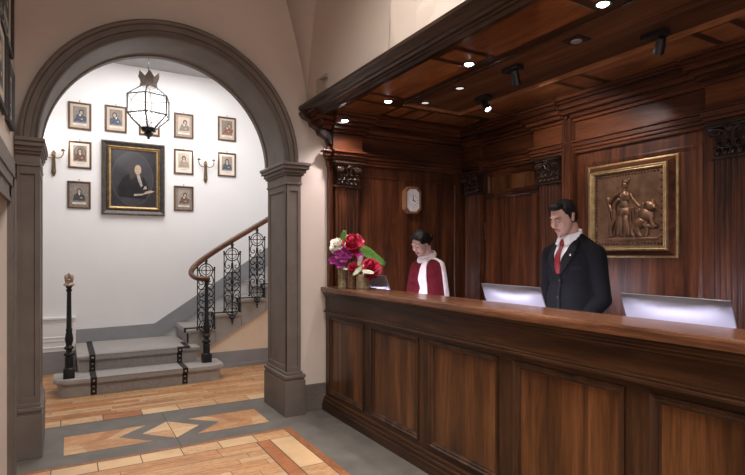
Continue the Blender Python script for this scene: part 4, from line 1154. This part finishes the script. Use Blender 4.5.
# ================================================================== FLOWERS
def vase(label, x, y, r, h, mat, ribs):
    t = thing('glass_vase', label, 'vase', (x, y, 1.107), 0, 'textured vases on the counter end')
    b = MB(mat)
    seg = ribs * 2
    P = []
    for z, k in ((0, 0.94), (0.006, 1.0), (h * 0.5, 1.0), (h - 0.006, 1.0), (h, 0.98), (h, 0.90), (h * 0.55, 0.90)):
        P.append([((r * k + (0.003 if j % 2 else 0)) * math.cos(2 * PI * j / seg), (r * k + (0.003 if j % 2 else 0)) * math.sin(2 * PI * j / seg), z) for j in range(seg)])
    b.rings(P); b.build('body', None, t)
    rim = MB('vase_glass'); rim.lathe([(r * 0.97, h - 0.002), (r * 1.03, h), (r * 1.03, h + 0.012), (r * 0.96, h + 0.012), (r * 0.95, h)], seg=24); rim.build('rim', None, t, smooth=True)
    bd = MB('brass')
    for q in range(6):
        z = h * (0.10 + 0.14 * q)
        for j in range(ribs):
            a = 2 * PI * (j + 0.5 * (q % 2)) / ribs
            bd.ell((r * 1.02 * math.cos(a), r * 1.02 * math.sin(a), z), (0.004, 0.004, 0.007), 6)
    bd.build('beading', None, t)
    return t
vase('tall slim textured vase at the left under the white rose', 2.055, 4.06, 0.036, 0.185, 'vase_weave', 12)
vase('narrow dark textured vase standing between the two paler vases', 2.10, 3.97, 0.034, 0.135, 'vase_weave_dark', 12)
vase('wide short textured vase at the right under the red peonies', 2.16, 3.885, 0.055, 0.125, 'vase_weave', 18)

def petal(mb, base, d, up, ln, wd, curl, n=5, ruffle=0.0):
    d = Vector(d).normalized(); up = Vector(up); up = (up - d * up.dot(d)).normalized(); sd = d.cross(up); rows = []
    for i in range(n + 1):
        t = i / n; wdt = wd * math.sin(PI * (0.12 + 0.80 * t)) ** 0.7
        c = Vector(base) + d * (ln * t) + up * (curl * ln * t * t)
        rows.append([tuple(c + sd * (wdt * u) + up * (0.25 * wdt * u * u + ruffle * random.uniform(-1, 1))) for u in (-1, -0.5, 0, 0.5, 1)])
    mb.rings(rows, close=False, cap=False)
def peony(name, label, cat, c, r, mat, stem_to, layers=5, mat2=None, squash=1.0, group=None):
    t = thing(name, label, cat, c, 0, group)
    fl_ = MB(mat); fl_.M = Matrix.Rotation(math.radians(52), 4, Vector((0.8, -0.6, 0)))
    fl_.ell((0, 0, 0), (r * 0.5, r * 0.5, r * 0.5 * squash), 12)
    for L in range(layers):
        n = 5 + L * 3; el = math.radians(80 - 32 * L)
        for k in range(n):
            a = 2 * PI * k / n + L * 0.7 + random.uniform(-0.15, 0.15)
            d = Vector((math.cos(a) * math.cos(el), math.sin(a) * math.cos(el), math.sin(el)))
            inw = Vector((0, 0, 1)) if el < 1.2 else -Vector((math.cos(a), math.sin(a), 0))
            petal(fl_, d * r * 0.30, d, inw, r * random.uniform(0.62, 0.78), r * 0.42, 0.42 - 0.05 * L, ruffle=r * 0.06)
    fl_.build('bloom', None, t, smooth='all')
    s = MB('stem'); s.tube(smooth_path([(0, 0, -r * 0.3), tuple((Vector(stem_to) - Vector(c)) * 0.5 + Vector((0.005, 0, 0))), tuple(Vector(stem_to) - Vector(c))], 4), 0.0035, 6)
    s.build('stem', None, t, smooth='all')
    for o in t.children:
        if o.name.startswith('bloom'):
            md = o.modifiers.new('thick', 'SOLIDIFY'); md.thickness = 0.0015
    return t
V1, V2, V3 = (2.055, 4.06, 1.20), (2.10, 3.97, 1.17), (2.16, 3.885, 1.17)
peony('white_rose', 'large white rose at the upper left of the bouquet', 'flower', (2.0, 4.03, 1.462), 0.074, 'rose_white', V1)
peony('red_peony', 'crimson peony, topmost of the red blooms in the bouquet', 'flower', (2.105, 3.96, 1.475), 0.098, 'rose_red', V2, group='crimson peonies in the vases')
peony('red_peony', 'crimson peony, lowest at the right above the wide vase', 'flower', (2.205, 3.83, 1.275), 0.088, 'rose_red', V3, group='crimson peonies in the vases')
peony('red_peony', 'small crimson peony behind the pale leaves in the middle', 'flower', (2.09, 3.93, 1.285), 0.05, 'rose_red', V2, group='crimson peonies in the vases')
peony('pale_rosebud', 'small blush rosebud tucked between white rose and crimson peony', 'flower', (2.07, 3.99, 1.53), 0.035, 'rose_white', V2, layers=2)
def orchid(label, c, r, mat, stem_to):
    t = thing('orchid_bloom', label, 'flower', c, 0, 'purple orchids in the vases')
    o = MB(mat)
    out = Vector((-0.62, -0.78, 0.1)).normalized(); sd = Vector((0.78, -0.62, 0))
    for k in range(5):
        a = PI / 2 + k * 2 * PI / 5
        d = sd * math.cos(a) + Vector((0, 0, 1)) * math.sin(a)
        petal(o, out * 0.004, (d + out * 0.35).normalized(), out, r, r * 0.42, 0.1)
    o.ell(tuple(out * r * 0.3), (r * 0.22, r * 0.22, r * 0.22), 10)
    o.build('bloom', None, t, smooth='all')
    md = t.children[0].modifiers.new('thick', 'SOLIDIFY'); md.thickness = 0.0015
    s = MB('stem'); s.tube(smooth_path([(0, 0, 0), tuple((Vector(stem_to) - Vector(c)) * 0.5 + Vector((0.006, 0, 0.01))), tuple(Vector(stem_to) - Vector(c))], 4), 0.0028, 6)
    s.build('stem', None, t, smooth='all')
for c, r, lab in (((1.985, 3.985, 1.395), 0.05, 'purple orchid bloom under the white rose'), ((2.03, 3.965, 1.425), 0.046, 'purple orchid bloom closest to the upper crimson peony'),
                  ((1.945, 4.01, 1.345), 0.044, 'purple orchid bloom at the far left of the bouquet'), ((2.02, 3.96, 1.365), 0.05, 'purple orchid bloom in the middle of the purple cluster'),
                  ((2.00, 3.985, 1.31), 0.045, 'purple orchid bloom hanging lowest above the tall vase'), ((2.06, 3.94, 1.39), 0.04, 'purple orchid bloom at the right of the purple cluster')):
    orchid(lab, c, r, 'orchid', V1)
orchid('bright magenta orchid bloom in the centre of the bouquet', (2.13, 3.87, 1.375), 0.036, 'magenta', V2)
def leafobj(label, base, tip, wd, mat, curl=0.15, bend=(0, 0, 0.0), grp='leaves in the bouquet'):
    o = MB(mat); B = Vector(base); Tp = Vector(tip)
    petal(o, (0, 0, 0), Tp - B, Vector((-0.5, -0.6, 0.6)), (Tp - B).length, wd, curl, 9)
    ob = o.build('leaf', None, None, smooth='all'); ob.location = base
    md = ob.modifiers.new('thick', 'SOLIDIFY'); md.thickness = 0.0012
    tag(ob, label, 'leaf', grp)
leafobj('long green leaf arching out to the right of the bouquet', (2.13, 3.90, 1.45), (2.345, 3.86, 1.30), 0.046, 'leaf', 0.12)
leafobj('second green leaf just above the long arching leaf', (2.15, 3.92, 1.465), (2.32, 3.93, 1.375), 0.036, 'leaf', 0.05)
leafobj('upright green leaf standing above the white rose', (2.02, 4.0, 1.47), (2.045, 3.99, 1.60), 0.03, 'leaf', 0.05)
leafobj('pale variegated leaf hanging over the wide vase', (2.15, 3.85, 1.31), (2.07, 3.88, 1.215), 0.022, 'pale_leaf', 0.1)
leafobj('pale variegated leaf pointing left across the vase tops', (2.105, 3.80, 1.262), (2.17, 3.715, 1.235), 0.02, 'pale_leaf', 0.1)
leafobj('short pale leaf behind the magenta orchid', (2.11, 3.87, 1.30), (2.13, 3.85, 1.385), 0.020, 'pale_leaf', 0.1)
leafobj('narrow pale leaf curling down left of the dark vase', (2.06, 3.93, 1.27), (1.99, 3.99, 1.285), 0.012, 'pale_leaf', -0.1)

# ================================================================== PEOPLE
def remesh(o, voxel, smooth_it=6, fac=0.5):
    r = o.modifiers.new('r', 'REMESH'); r.mode = 'VOXEL'; r.voxel_size = voxel; r.use_smooth_shade = True
    s = o.modifiers.new('s', 'SMOOTH'); s.iterations = smooth_it; s.factor = fac
    dg = bpy.context.evaluated_depsgraph_get()
    me = bpy.data.meshes.new_from_object(o.evaluated_get(dg))
    mats = list(o.data.materials)
    o.modifiers.clear(); old = o.data; o.data = me
    me.materials.clear()
    for m in mats: me.materials.append(m)
    me.polygons.foreach_set('use_smooth', [True] * len(me.polygons))
    me.polygons.foreach_set('material_index', [0] * len(me.polygons))
    bpy.data.meshes.remove(old)
    return o
def bvh_of(o):
    bm = bmesh.new(); bm.from_mesh(o.data); t = BVHTree.FromBMesh(bm); bm.free(); return t
def drape(bvh, rows, off, nx=7, src_y=-1.0, diry=1):
    """rows: (z, xl, xr) -> grid laid on the front of a body"""
    out = []
    for z, a, b in rows:
        r = []
        for j in range(nx):
            x = a + (b - a) * j / (nx - 1)
            h = bvh.ray_cast(Vector((x, src_y, z)), Vector((0, diry, 0)))
            y = h[0].y if h[0] else (r[-1][1] + diry * off if r else 0)
            r.append((x, y - diry * off, z))
        out.append(r)
    return out
def lerp_rows(keys, n):
    out = []
    for i in range(n + 1):
        t = i / n * (len(keys) - 1); k = min(int(t), len(keys) - 2); u = t - k
        out.append(tuple(keys[k][q] * (1 - u) + keys[k + 1][q] * u for q in range(3)))
    return out
def hand(mb, wrist, d, up, side):
    w = Vector(wrist); d = Vector(d).normalized(); up = Vector(up); up = (up - d * up.dot(d)).normalized(); s = d.cross(up) * side
    for q in (-0.026, -0.009, 0.009, 0.026):
        mb.cap(w + d * 0.01 + s * q * 0.6, w + d * 0.085 + s * q, 0.014, 0.012, 8)
    for q, L in ((-0.030, 0.058), (-0.010, 0.074), (0.011, 0.080), (0.031, 0.070)):
        a = w + d * 0.088 + s * q; b = a + (d * 0.9 - up * 0.15 + s * q * 1.5).normalized() * L * 0.5; c = b + (d * 0.7 - up * 0.6).normalized() * L * 0.5
        mb.cap(a, b, 0.0095, 0.0085, 8); mb.cap(b, c, 0.0085, 0.0072, 8)
    a = w + d * 0.03 + s * 0.032; b = a + (d * 0.6 + s * 0.75).normalized() * 0.04; c = b + (d * 0.9 + s * 0.15 - up * 0.2).normalized() * 0.034
    mb.cap(a, b, 0.013, 0.0105, 8); mb.cap(b, c, 0.0105, 0.0085, 8)
def head(mb, A, k, female):
    mb.M = A @ Matrix.Scale(k, 4)
    w = 0.95 if female else 1.0
    mb.ell((0, 0.018, 0.03), (0.076 * w, 0.096, 0.088), 24)
    mb.ell((0, -0.020, -0.030), (0.064 * w, 0.068, 0.086), 22)
    mb.ell((0, -0.034, -0.076), (0.043 * w if female else 0.049, 0.050, 0.040), 18)
    mb.ell((0, -0.074, -0.100), (0.017 if female else 0.022, 0.016, 0.016), 12)
    mb.ell((0, -0.076, 0.024), (0.048, 0.016, 0.012), 14)
    for s in (-1, 1):
        mb.ell((s * 0.038, -0.062, -0.030), (0.022, 0.021, 0.024), 12)
        mb.ell((s * 0.031, -0.073, -0.002), (0.016, 0.012, 0.011), 12)
        mb.ell((s * 0.0765 * w, 0.014, -0.008), (0.009, 0.020, 0.032), 12, Matrix.Rotation(-0.25, 3, 'X') @ Matrix.Rotation(s * 0.3, 3, 'Z'))
        mb.ell((s * 0.010, -0.097, -0.036), (0.0085, 0.010, 0.008), 10)
    mb.cap((0, -0.086, 0.010), (0, -0.102 if female else -0.109, -0.030), 0.0075 if female else 0.0085, 0.0105 if female else 0.0125, 12)
    mb.ell((0, -0.090, -0.0615), (0.023, 0.010, 0.0065), 12)
    mb.ell((0, -0.087, -0.0735), (0.019, 0.011, 0.0085), 12)
    mb.M = Matrix.Identity(4)
def on_face(bv, A, x, z, out=0.0):
    o = A @ Vector((x, -0.4, z)); d = (A.to_3x3() @ Vector((0, 1, 0))).normalized()
    h = bv.ray_cast(o, d)[0]
    return (h if h else A @ Vector((x, -0.09, z))) - d * out
def face_features(body, parent, A, lipm, brow_r):
    bv = bvh_of(body)
    for s in (-1, 1):
        P = [on_face(bv, A, s * x, z, 0.0042) for x, z in ((0.014, 0.020), (0.024, 0.0255), (0.036, 0.026), (0.045, 0.021))]
        MB('brow').tube(P, [brow_r * 0.8, brow_r, brow_r, brow_r * 0.4], 6).build('eyebrow', None, parent, smooth='all')
        P = [on_face(bv, A, s * x, z, 0.0012) for x, z in ((0.017, -0.004), (0.025, -0.0085), (0.035, -0.0085), (0.045, -0.003))]
        MB('brow').tube(P, [0.0008, 0.0017, 0.0019, 0.001], 6).build('eyelash', None, parent, smooth='all')
    l = MB(lipm)
    for z0, r in ((-0.0625, 0.0032), (-0.0715, 0.0038)):
        l.tube([on_face(bv, A, x, z0 + (0.0015 if abs(x) < 0.01 else -0.001 if z0 > -0.065 else 0.003 * (abs(x) > 0.015)), -0.0008) for x in (-0.022, -0.015, -0.006, 0.0, 0.006, 0.015, 0.022)], [r * 0.3, r * 0.8, r, r * 0.85, r, r * 0.8, r * 0.3], 6)
    l.build('lips', None, parent, smooth='all')

# ---------------- man
man = thing('person', 'man in dark suit, white shirt and red tie looking down behind the counter', 'person', (3.0, 2.445, 0), -PI / 2)
HA = Matrix.Translation((-0.003, -0.005, 1.530)) @ Matrix.Rotation(math.radians(-2), 4, 'Z') @ Matrix.Rotation(math.radians(22), 4, 'X') @ Matrix.Translation((0, -0.026, 0.138))
mb = MB('skin_m')
for s in (-1, 1):
    mb.cap((s * 0.09, 0.0, 0.92), (s * 0.095, 0.0, 0.50), 0.085, 0.058); mb.cap((s * 0.095, 0, 0.50), (s * 0.10, 0.015, 0.09), 0.055, 0.040); mb.cap((s * 0.10, 0.03, 0.05), (s * 0.115, -0.13, 0.035), 0.04, 0.03)
    mb.cap((s * 0.18, 0.01, 1.40), (s * 0.226, 0.03, 1.11), 0.045, 0.040); mb.cap((s * 0.226, 0.03, 1.11), (s * 0.19, -0.18, 0.925), 0.042, 0.028)
    hand(mb, (s * 0.19, -0.185, 0.92), (-s * 0.2, -0.85, -0.50), (0, 0.3, 1), -s)
    mb.cap((s * 0.13, 0.012, 1.42), (s * 0.04, 0.015, 1.465), 0.035, 0.04)
mb.ell((0, 0, 0.97), (0.16, 0.105, 0.12)).ell((0, 0, 1.12), (0.145, 0.10, 0.17)).ell((0, 0.0, 1.30), (0.17, 0.115, 0.19))
mb.cap((0, 0.02, 1.42), (-0.008, -0.006, 1.59), 0.058, 0.053)
head(mb, HA, 0.96, False)
body = remesh(mb.build('body', None, man), 0.0045, 5)
face_features(body, man, HA @ Matrix.Scale(0.96, 4), 'lip', 0.0036)
hr = MB('hair'); hr.M = HA @ Matrix.Scale(0.96, 4)
hr.ell((0, 0.030, 0.050), (0.0815, 0.094, 0.076), 22); hr.ell((0, 0.062, 0.0), (0.070, 0.062, 0.075), 18)
hr.ell((0.0, -0.040, 0.096), (0.056, 0.044, 0.028), 16); hr.ell((0.02, -0.062, 0.098), (0.036, 0.024, 0.020), 12); hr.ell((-0.025, -0.052, 0.098), (0.034, 0.024, 0.018), 12)
for s in (-1, 1): hr.ell((s * 0.072, 0.0, 0.022), (0.009, 0.020, 0.040), 12); hr.ell((s * 0.070, -0.016, 0.055), (0.010, 0.03, 0.03), 12)
remesh(hr.build('hair', None, man), 0.005, 3)
jk = MB('suit')
jk.ell((0, 0.0, 1.31), (0.190, 0.130, 0.20), 24).ell((0, -0.02, 1.35), (0.15, 0.115, 0.12), 24).ell((0, -0.005, 1.10), (0.178, 0.128, 0.20), 24).ell((0, 0.0, 0.92), (0.188, 0.132, 0.18), 24)
jk.rings([[(a * math.cos(2 * PI * j / 24), b * math.sin(2 * PI * j / 24), z) for j in range(24)] for a, b, z in ((0.20, 0.145, 0.76), (0.192, 0.137, 0.90), (0.178, 0.128, 1.05))])
for s in (-1, 1):
    jk.cap((s * 0.176, 0.012, 1.415), (s * 0.03, 0.012, 1.450), 0.054, 0.066)
    jk.cap((s * 0.15, 0.016, 1.452), (s * 0.060, 0.022, 1.508), 0.034, 0.034)
    jk.cap((s * 0.190, 0.012, 1.400), (s * 0.226, 0.03, 1.10), 0.062, 0.054); jk.cap((s * 0.226, 0.03, 1.10), (s * 0.198, -0.155, 0.945), 0.056, 0.046)
jacket = remesh(jk.build('jacket', None, man), 0.008, 6)
bv = bvh_of(jacket)
sh = MB('shirt'); sh.rings(drape(bv, lerp_rows([(1.505, -0.062, 0.062), (1.46, -0.060, 0.060), (1.39, -0.040, 0.040), (1.275, -0.005, 0.005)], 16), 0.004, 9), close=False, cap=False)
so_ = sh.build('shirt_front', None, man, smooth='all')
cl = MB('shirt')
ring = lambda r, z, n=28: [(r * math.sin(2 * PI * j / n) * 1.0, 0.006 - r * 1.02 * math.cos(2 * PI * j / n) - (0.008 if z < 1.52 else 0.0), z - 0.022 * math.cos(2 * PI * j / n)) for j in range(n)]
cl.rings([ring(0.074, 1.480), ring(0.072, 1.505), ring(0.064, 1.552), ring(0.061, 1.554), ring(0.066, 1.505)], cap=False)
cl.build('collar', None, man, smooth='all')
for s in (-1, 1):
    c2 = MB('shirt'); c2.add([(s * 0.004, -0.086, 1.508), (s * 0.050, -0.066, 1.522), (s * 0.060, -0.088, 1.468), (s * 0.030, -0.104, 1.455)], [(0, 1, 2, 3)])
    o = c2.build('collar_point', None, man); o.modifiers.new('t', 'SOLIDIFY').thickness = 0.004
ti = MB('tie')
ti.rings([[(x, y, z) for x, y, z in ((-a, Y_, z), (0, Y_ - 0.008, z), (a, Y_, z))] for a, Y_, z in ((0.020, -0.088, 1.500), (0.022, -0.096, 1.485), (0.014, -0.100, 1.462))], close=False, cap=False)
ti.rings([[(p[0], p[1] - (0.006 if j == 2 else 0), p[2]) for j, p in enumerate(r)] for r in drape(bv, lerp_rows([(1.468, -0.013, 0.013), (1.39, -0.022, 0.022), (1.31, -0.026, 0.026), (1.265, -0.012, 0.012)], 12), 0.013, 5)], close=False, cap=False)
o = ti.build('tie', None, man, smooth='all', label='red tie'); o.modifiers.new('t', 'SOLIDIFY').thickness = 0.004
for s in (-1, 1):
    lp = MB('suit_lapel')
    keys = [(1.515, 0.062, 0.080), (1.47, 0.056, 0.100), (1.425, 0.050, 0.112), (1.415, 0.049, 0.094), (1.405, 0.045, 0.116), (1.35, 0.026, 0.090), (1.285, 0.006, 0.040), (1.255, -0.002, 0.010)]
    rows = drape(bv, [(z, s * a, s * b) for z, a, b in lerp_rows(keys, 28)], 0.010, 5)
    lp.rings(rows, close=False, cap=False)
    o = lp.build('lapel', None, man, smooth='all'); md = o.modifiers.new('t', 'SOLIDIFY'); md.thickness = 0.005; md.offset = -1
fe = MB('suit_lapel'); fe.rings(drape(bv, lerp_rows([(1.265, -0.006, 0.014), (0.95, 0.0, 0.018), (0.80, -0.01, 0.012)], 10), 0.006, 3), close=False, cap=False)
o = fe.build('front_edge', None, man, smooth='all'); o.modifiers.new('t', 'SOLIDIFY').thickness = 0.004
for z in (1.225, 1.11):
    b = MB('black'); hit = bv.ray_cast(Vector((0.004, -1, z)), Vector((0, 1, 0)))[0]
    b.ell((0.004, hit.y - 0.010, z), (0.010, 0.004, 0.010), 12); b.build('button', None, man, smooth='all')
pk = MB('suit_lapel'); pk.rings(drape(bv, [(1.315, 0.085, 0.145), (1.295, 0.083, 0.143)], 0.006, 5), close=False, cap=False)
o = pk.build('breast_pocket', None, man); o.modifiers.new('t', 'SOLIDIFY').thickness = 0.004
hit = bv.ray_cast(Vector((0.086, -1, 1.395)), Vector((0, 1, 0)))[0]
MB('chrome').ell((0.086, hit.y - 0.018, 1.395), (0.010, 0.005, 0.010), 12).build('lapel_pin', None, man, smooth='all', label='silver lapel pin')
for s in (-1, 1):
    cf = MB('shirt'); cf.cap((s * 0.198, -0.155, 0.945), (s * 0.190, -0.188, 0.918), 0.042, 0.036); cf.build('cuff', None, man, smooth='all')
tr_ = MB('suit')
tr_.ell((0, 0, 0.90), (0.172, 0.118, 0.13))
for s in (-1, 1): tr_.cap((s * 0.09, 0, 0.90), (s * 0.096, 0.0, 0.50), 0.095, 0.074); tr_.cap((s * 0.096, 0, 0.50), (s * 0.10, 0.012, 0.09), 0.074, 0.062)
remesh(tr_.build('trousers', None, man), 0.01, 4)
for s in (-1, 1):
    b = MB('black'); b.cap((s * 0.10, 0.035, 0.052), (s * 0.117, -0.145, 0.045), 0.050, 0.043); b.box(s * 0.108 - 0.045, s * 0.108 + 0.045, -0.18, 0.08, 0.0, 0.02, 0.008)
    b.build('shoe', None, man, smooth=True)

# ---------------- woman
wo = thing('person', 'dark haired woman in burgundy top with white scarf looking down behind the counter', 'person', (2.90, 4.0, 0), -PI / 2 + math.radians(6))
HW = Matrix.Translation((0.012, -0.008, 1.400)) @ Matrix.Rotation(math.radians(4), 4, 'Z') @ Matrix.Rotation(math.radians(27), 4, 'X') @ Matrix.Translation((0, -0.025, 0.125))
kw = 0.93
mb = MB('skin_w')
for s in (-1, 1):
    mb.cap((s * 0.08, 0.0, 0.82), (s * 0.08, 0.0, 0.45), 0.085, 0.055); mb.cap((s * 0.08, 0, 0.45), (s * 0.08, 0.015, 0.09), 0.05, 0.035); mb.cap((s * 0.08, 0.025, 0.05), (s * 0.09, -0.11, 0.03), 0.034, 0.026)
    mb.cap((s * 0.150, 0.01, 1.295), (s * 0.185, 0.02, 1.03), 0.04, 0.034); mb.cap((s * 0.185, 0.02, 1.03), (s * 0.14, -0.17, 0.91), 0.034, 0.023)
    hand(mb, (s * 0.14, -0.175, 0.905), (-s * 0.2, -0.85, -0.48), (0, 0.3, 1), -s)
    mb.cap((s * 0.12, 0.012, 1.31), (s * 0.03, 0.015, 1.36), 0.035, 0.04)
mb.ell((0, 0, 0.87), (0.155, 0.105, 0.12)).ell((0, 0, 1.02), (0.12, 0.085, 0.15)).ell((0, 0, 1.18), (0.135, 0.095, 0.17))
mb.cap((0, 0.02, 1.30), (0.008, -0.010, 1.46), 0.048, 0.045)
head(mb, HW, kw, True)
body = remesh(mb.build('body', None, wo), 0.0045, 5)
face_features(body, wo, HW @ Matrix.Scale(kw, 4), 'lip_w', 0.0025)
hr = MB('hair'); hr.M = HW @ Matrix.Scale(kw, 4)
hr.ell((0, 0.030, 0.046), (0.082, 0.095, 0.082), 22); hr.ell((0, 0.075, -0.005), (0.060, 0.055, 0.068), 18)
hr.ell((0, 0.135, -0.015), (0.040, 0.036, 0.040), 14); hr.ell((0.02, 0.165, 0.0), (0.018, 0.022, 0.016), 10)
for s in (-1, 1):
    hr.ell((s * 0.066, -0.016, 0.040), (0.016, 0.045, 0.045), 14); hr.ell((s * 0.076, 0.022, 0.02), (0.012, 0.036, 0.040), 12)
    hr.cap((s * 0.015, -0.062, 0.092), (s * 0.066, -0.035, 0.045), 0.022, 0.016)
remesh(hr.build('hair', None, wo), 0.005, 3)
tp = MB('burgundy')
tp.ell((0, 0, 1.18), (0.155, 0.115, 0.17), 24).ell((0, 0, 0.98), (0.152, 0.112, 0.18), 24)
tp.rings([[(a * math.cos(2 * PI * j / 24), b * math.sin(2 * PI * j / 24), z) for j in range(24)] for a, b, z in ((0.205, 0.15, 0.70), (0.19, 0.135, 0.85), (0.155, 0.115, 1.05))])
for s in (-1, 1):
    tp.cap((s * 0.135, 0.012, 1.295), (s * 0.03, 0.012, 1.325), 0.050, 0.052)
    tp.cap((s * 0.155, 0.012, 1.280), (s * 0.192, 0.02, 1.02), 0.055, 0.066); tp.cap((s * 0.192, 0.02, 1.02), (s * 0.145, -0.15, 0.92), 0.060, 0.052)
    tp.ell((s * 0.065, -0.075, 1.175), (0.065, 0.055, 0.065), 16)
    tp.cap((s * 0.10, 0.0, 1.25), (s * 0.15, 0.0, 0.95), 0.09, 0.11)
top = remesh(tp.build('top', None, wo), 0.008, 7)
bw_ = bvh_of(top)
sc = MB('scarf')
# wrapped collar of the scarf
n = 30
P = [(0.070 * math.sin(2 * PI * j / n), 0.008 - 0.074 * math.cos(2 * PI * j / n), 1.368 - 0.034 * math.cos(2 * PI * j / n) + 0.004 * math.sin(6 * PI * j / n)) for j in range(n)]
sc.tube(P, 0.020, 10, closed=True)
P = [(0.062 * math.sin(2 * PI * j / n), 0.010 - 0.066 * math.cos(2 * PI * j / n), 1.394 - 0.028 * math.cos(2 * PI * j / n)) for j in range(n)]
sc.tube(P, 0.015, 10, closed=True)
sc.rings(drape(bw_, lerp_rows([(1.35, 0.020, 0.066), (1.30, 0.030, 0.095), (1.20, 0.034, 0.120), (1.05, 0.032, 0.138), (0.92, 0.028, 0.145)], 16), 0.012, 7), close=False, cap=False)
o = sc.build('scarf', None, wo, smooth='all', label='white scarf'); o.modifiers.new('t', 'SOLIDIFY').thickness = 0.006
# second end over the left shoulder
rows = []
for i in range(15):
    t = i / 14; r = []
    for j in range(6):
        u = j / 5
        yq = -0.012 + 0.06 * u
        a = math.radians(100) * max(0.0, 1 - t / 0.45) - math.radians(4)
        pv = Vector((0.085, yq, 1.20 if t < 0.45 else 1.20 - (t - 0.45) / 0.55 * 0.34))
        dv = Vector((math.cos(a), 0, math.sin(a))) if t < 0.45 else Vector((1, 0, 0))
        hgt = bw_.ray_cast(pv + dv, -dv)[0]
        p = (hgt if hgt else pv + dv * 0.12) + dv * 0.014
        r.append((p.x, yq, p.z))
    rows.append(r)
s2 = MB('scarf'); s2.rings(rows, close=False, cap=False)
o = s2.build('scarf_end', None, wo, smooth='all', label='white scarf end over her shoulder'); o.modifiers.new('t', 'SOLIDIFY').thickness = 0.006
tr_ = MB('black'); tr_.ell((0, 0, 0.82), (0.165, 0.115, 0.13))
for s in (-1, 1): tr_.cap((s * 0.08, 0, 0.82), (s * 0.082, 0, 0.45), 0.092, 0.066); tr_.cap((s * 0.082, 0, 0.45), (s * 0.082, 0.012, 0.09), 0.066, 0.055)
remesh(tr_.build('trousers', None, wo), 0.01, 4)
for s in (-1, 1):
    b = MB('black'); b.cap((s * 0.08, 0.03, 0.048), (s * 0.092, -0.12, 0.036), 0.042, 0.034); b.box(s * 0.086 - 0.036, s * 0.086 + 0.036, -0.15, 0.065, 0, 0.016, 0.006)
    b.build('shoe', None, wo, smooth=True)
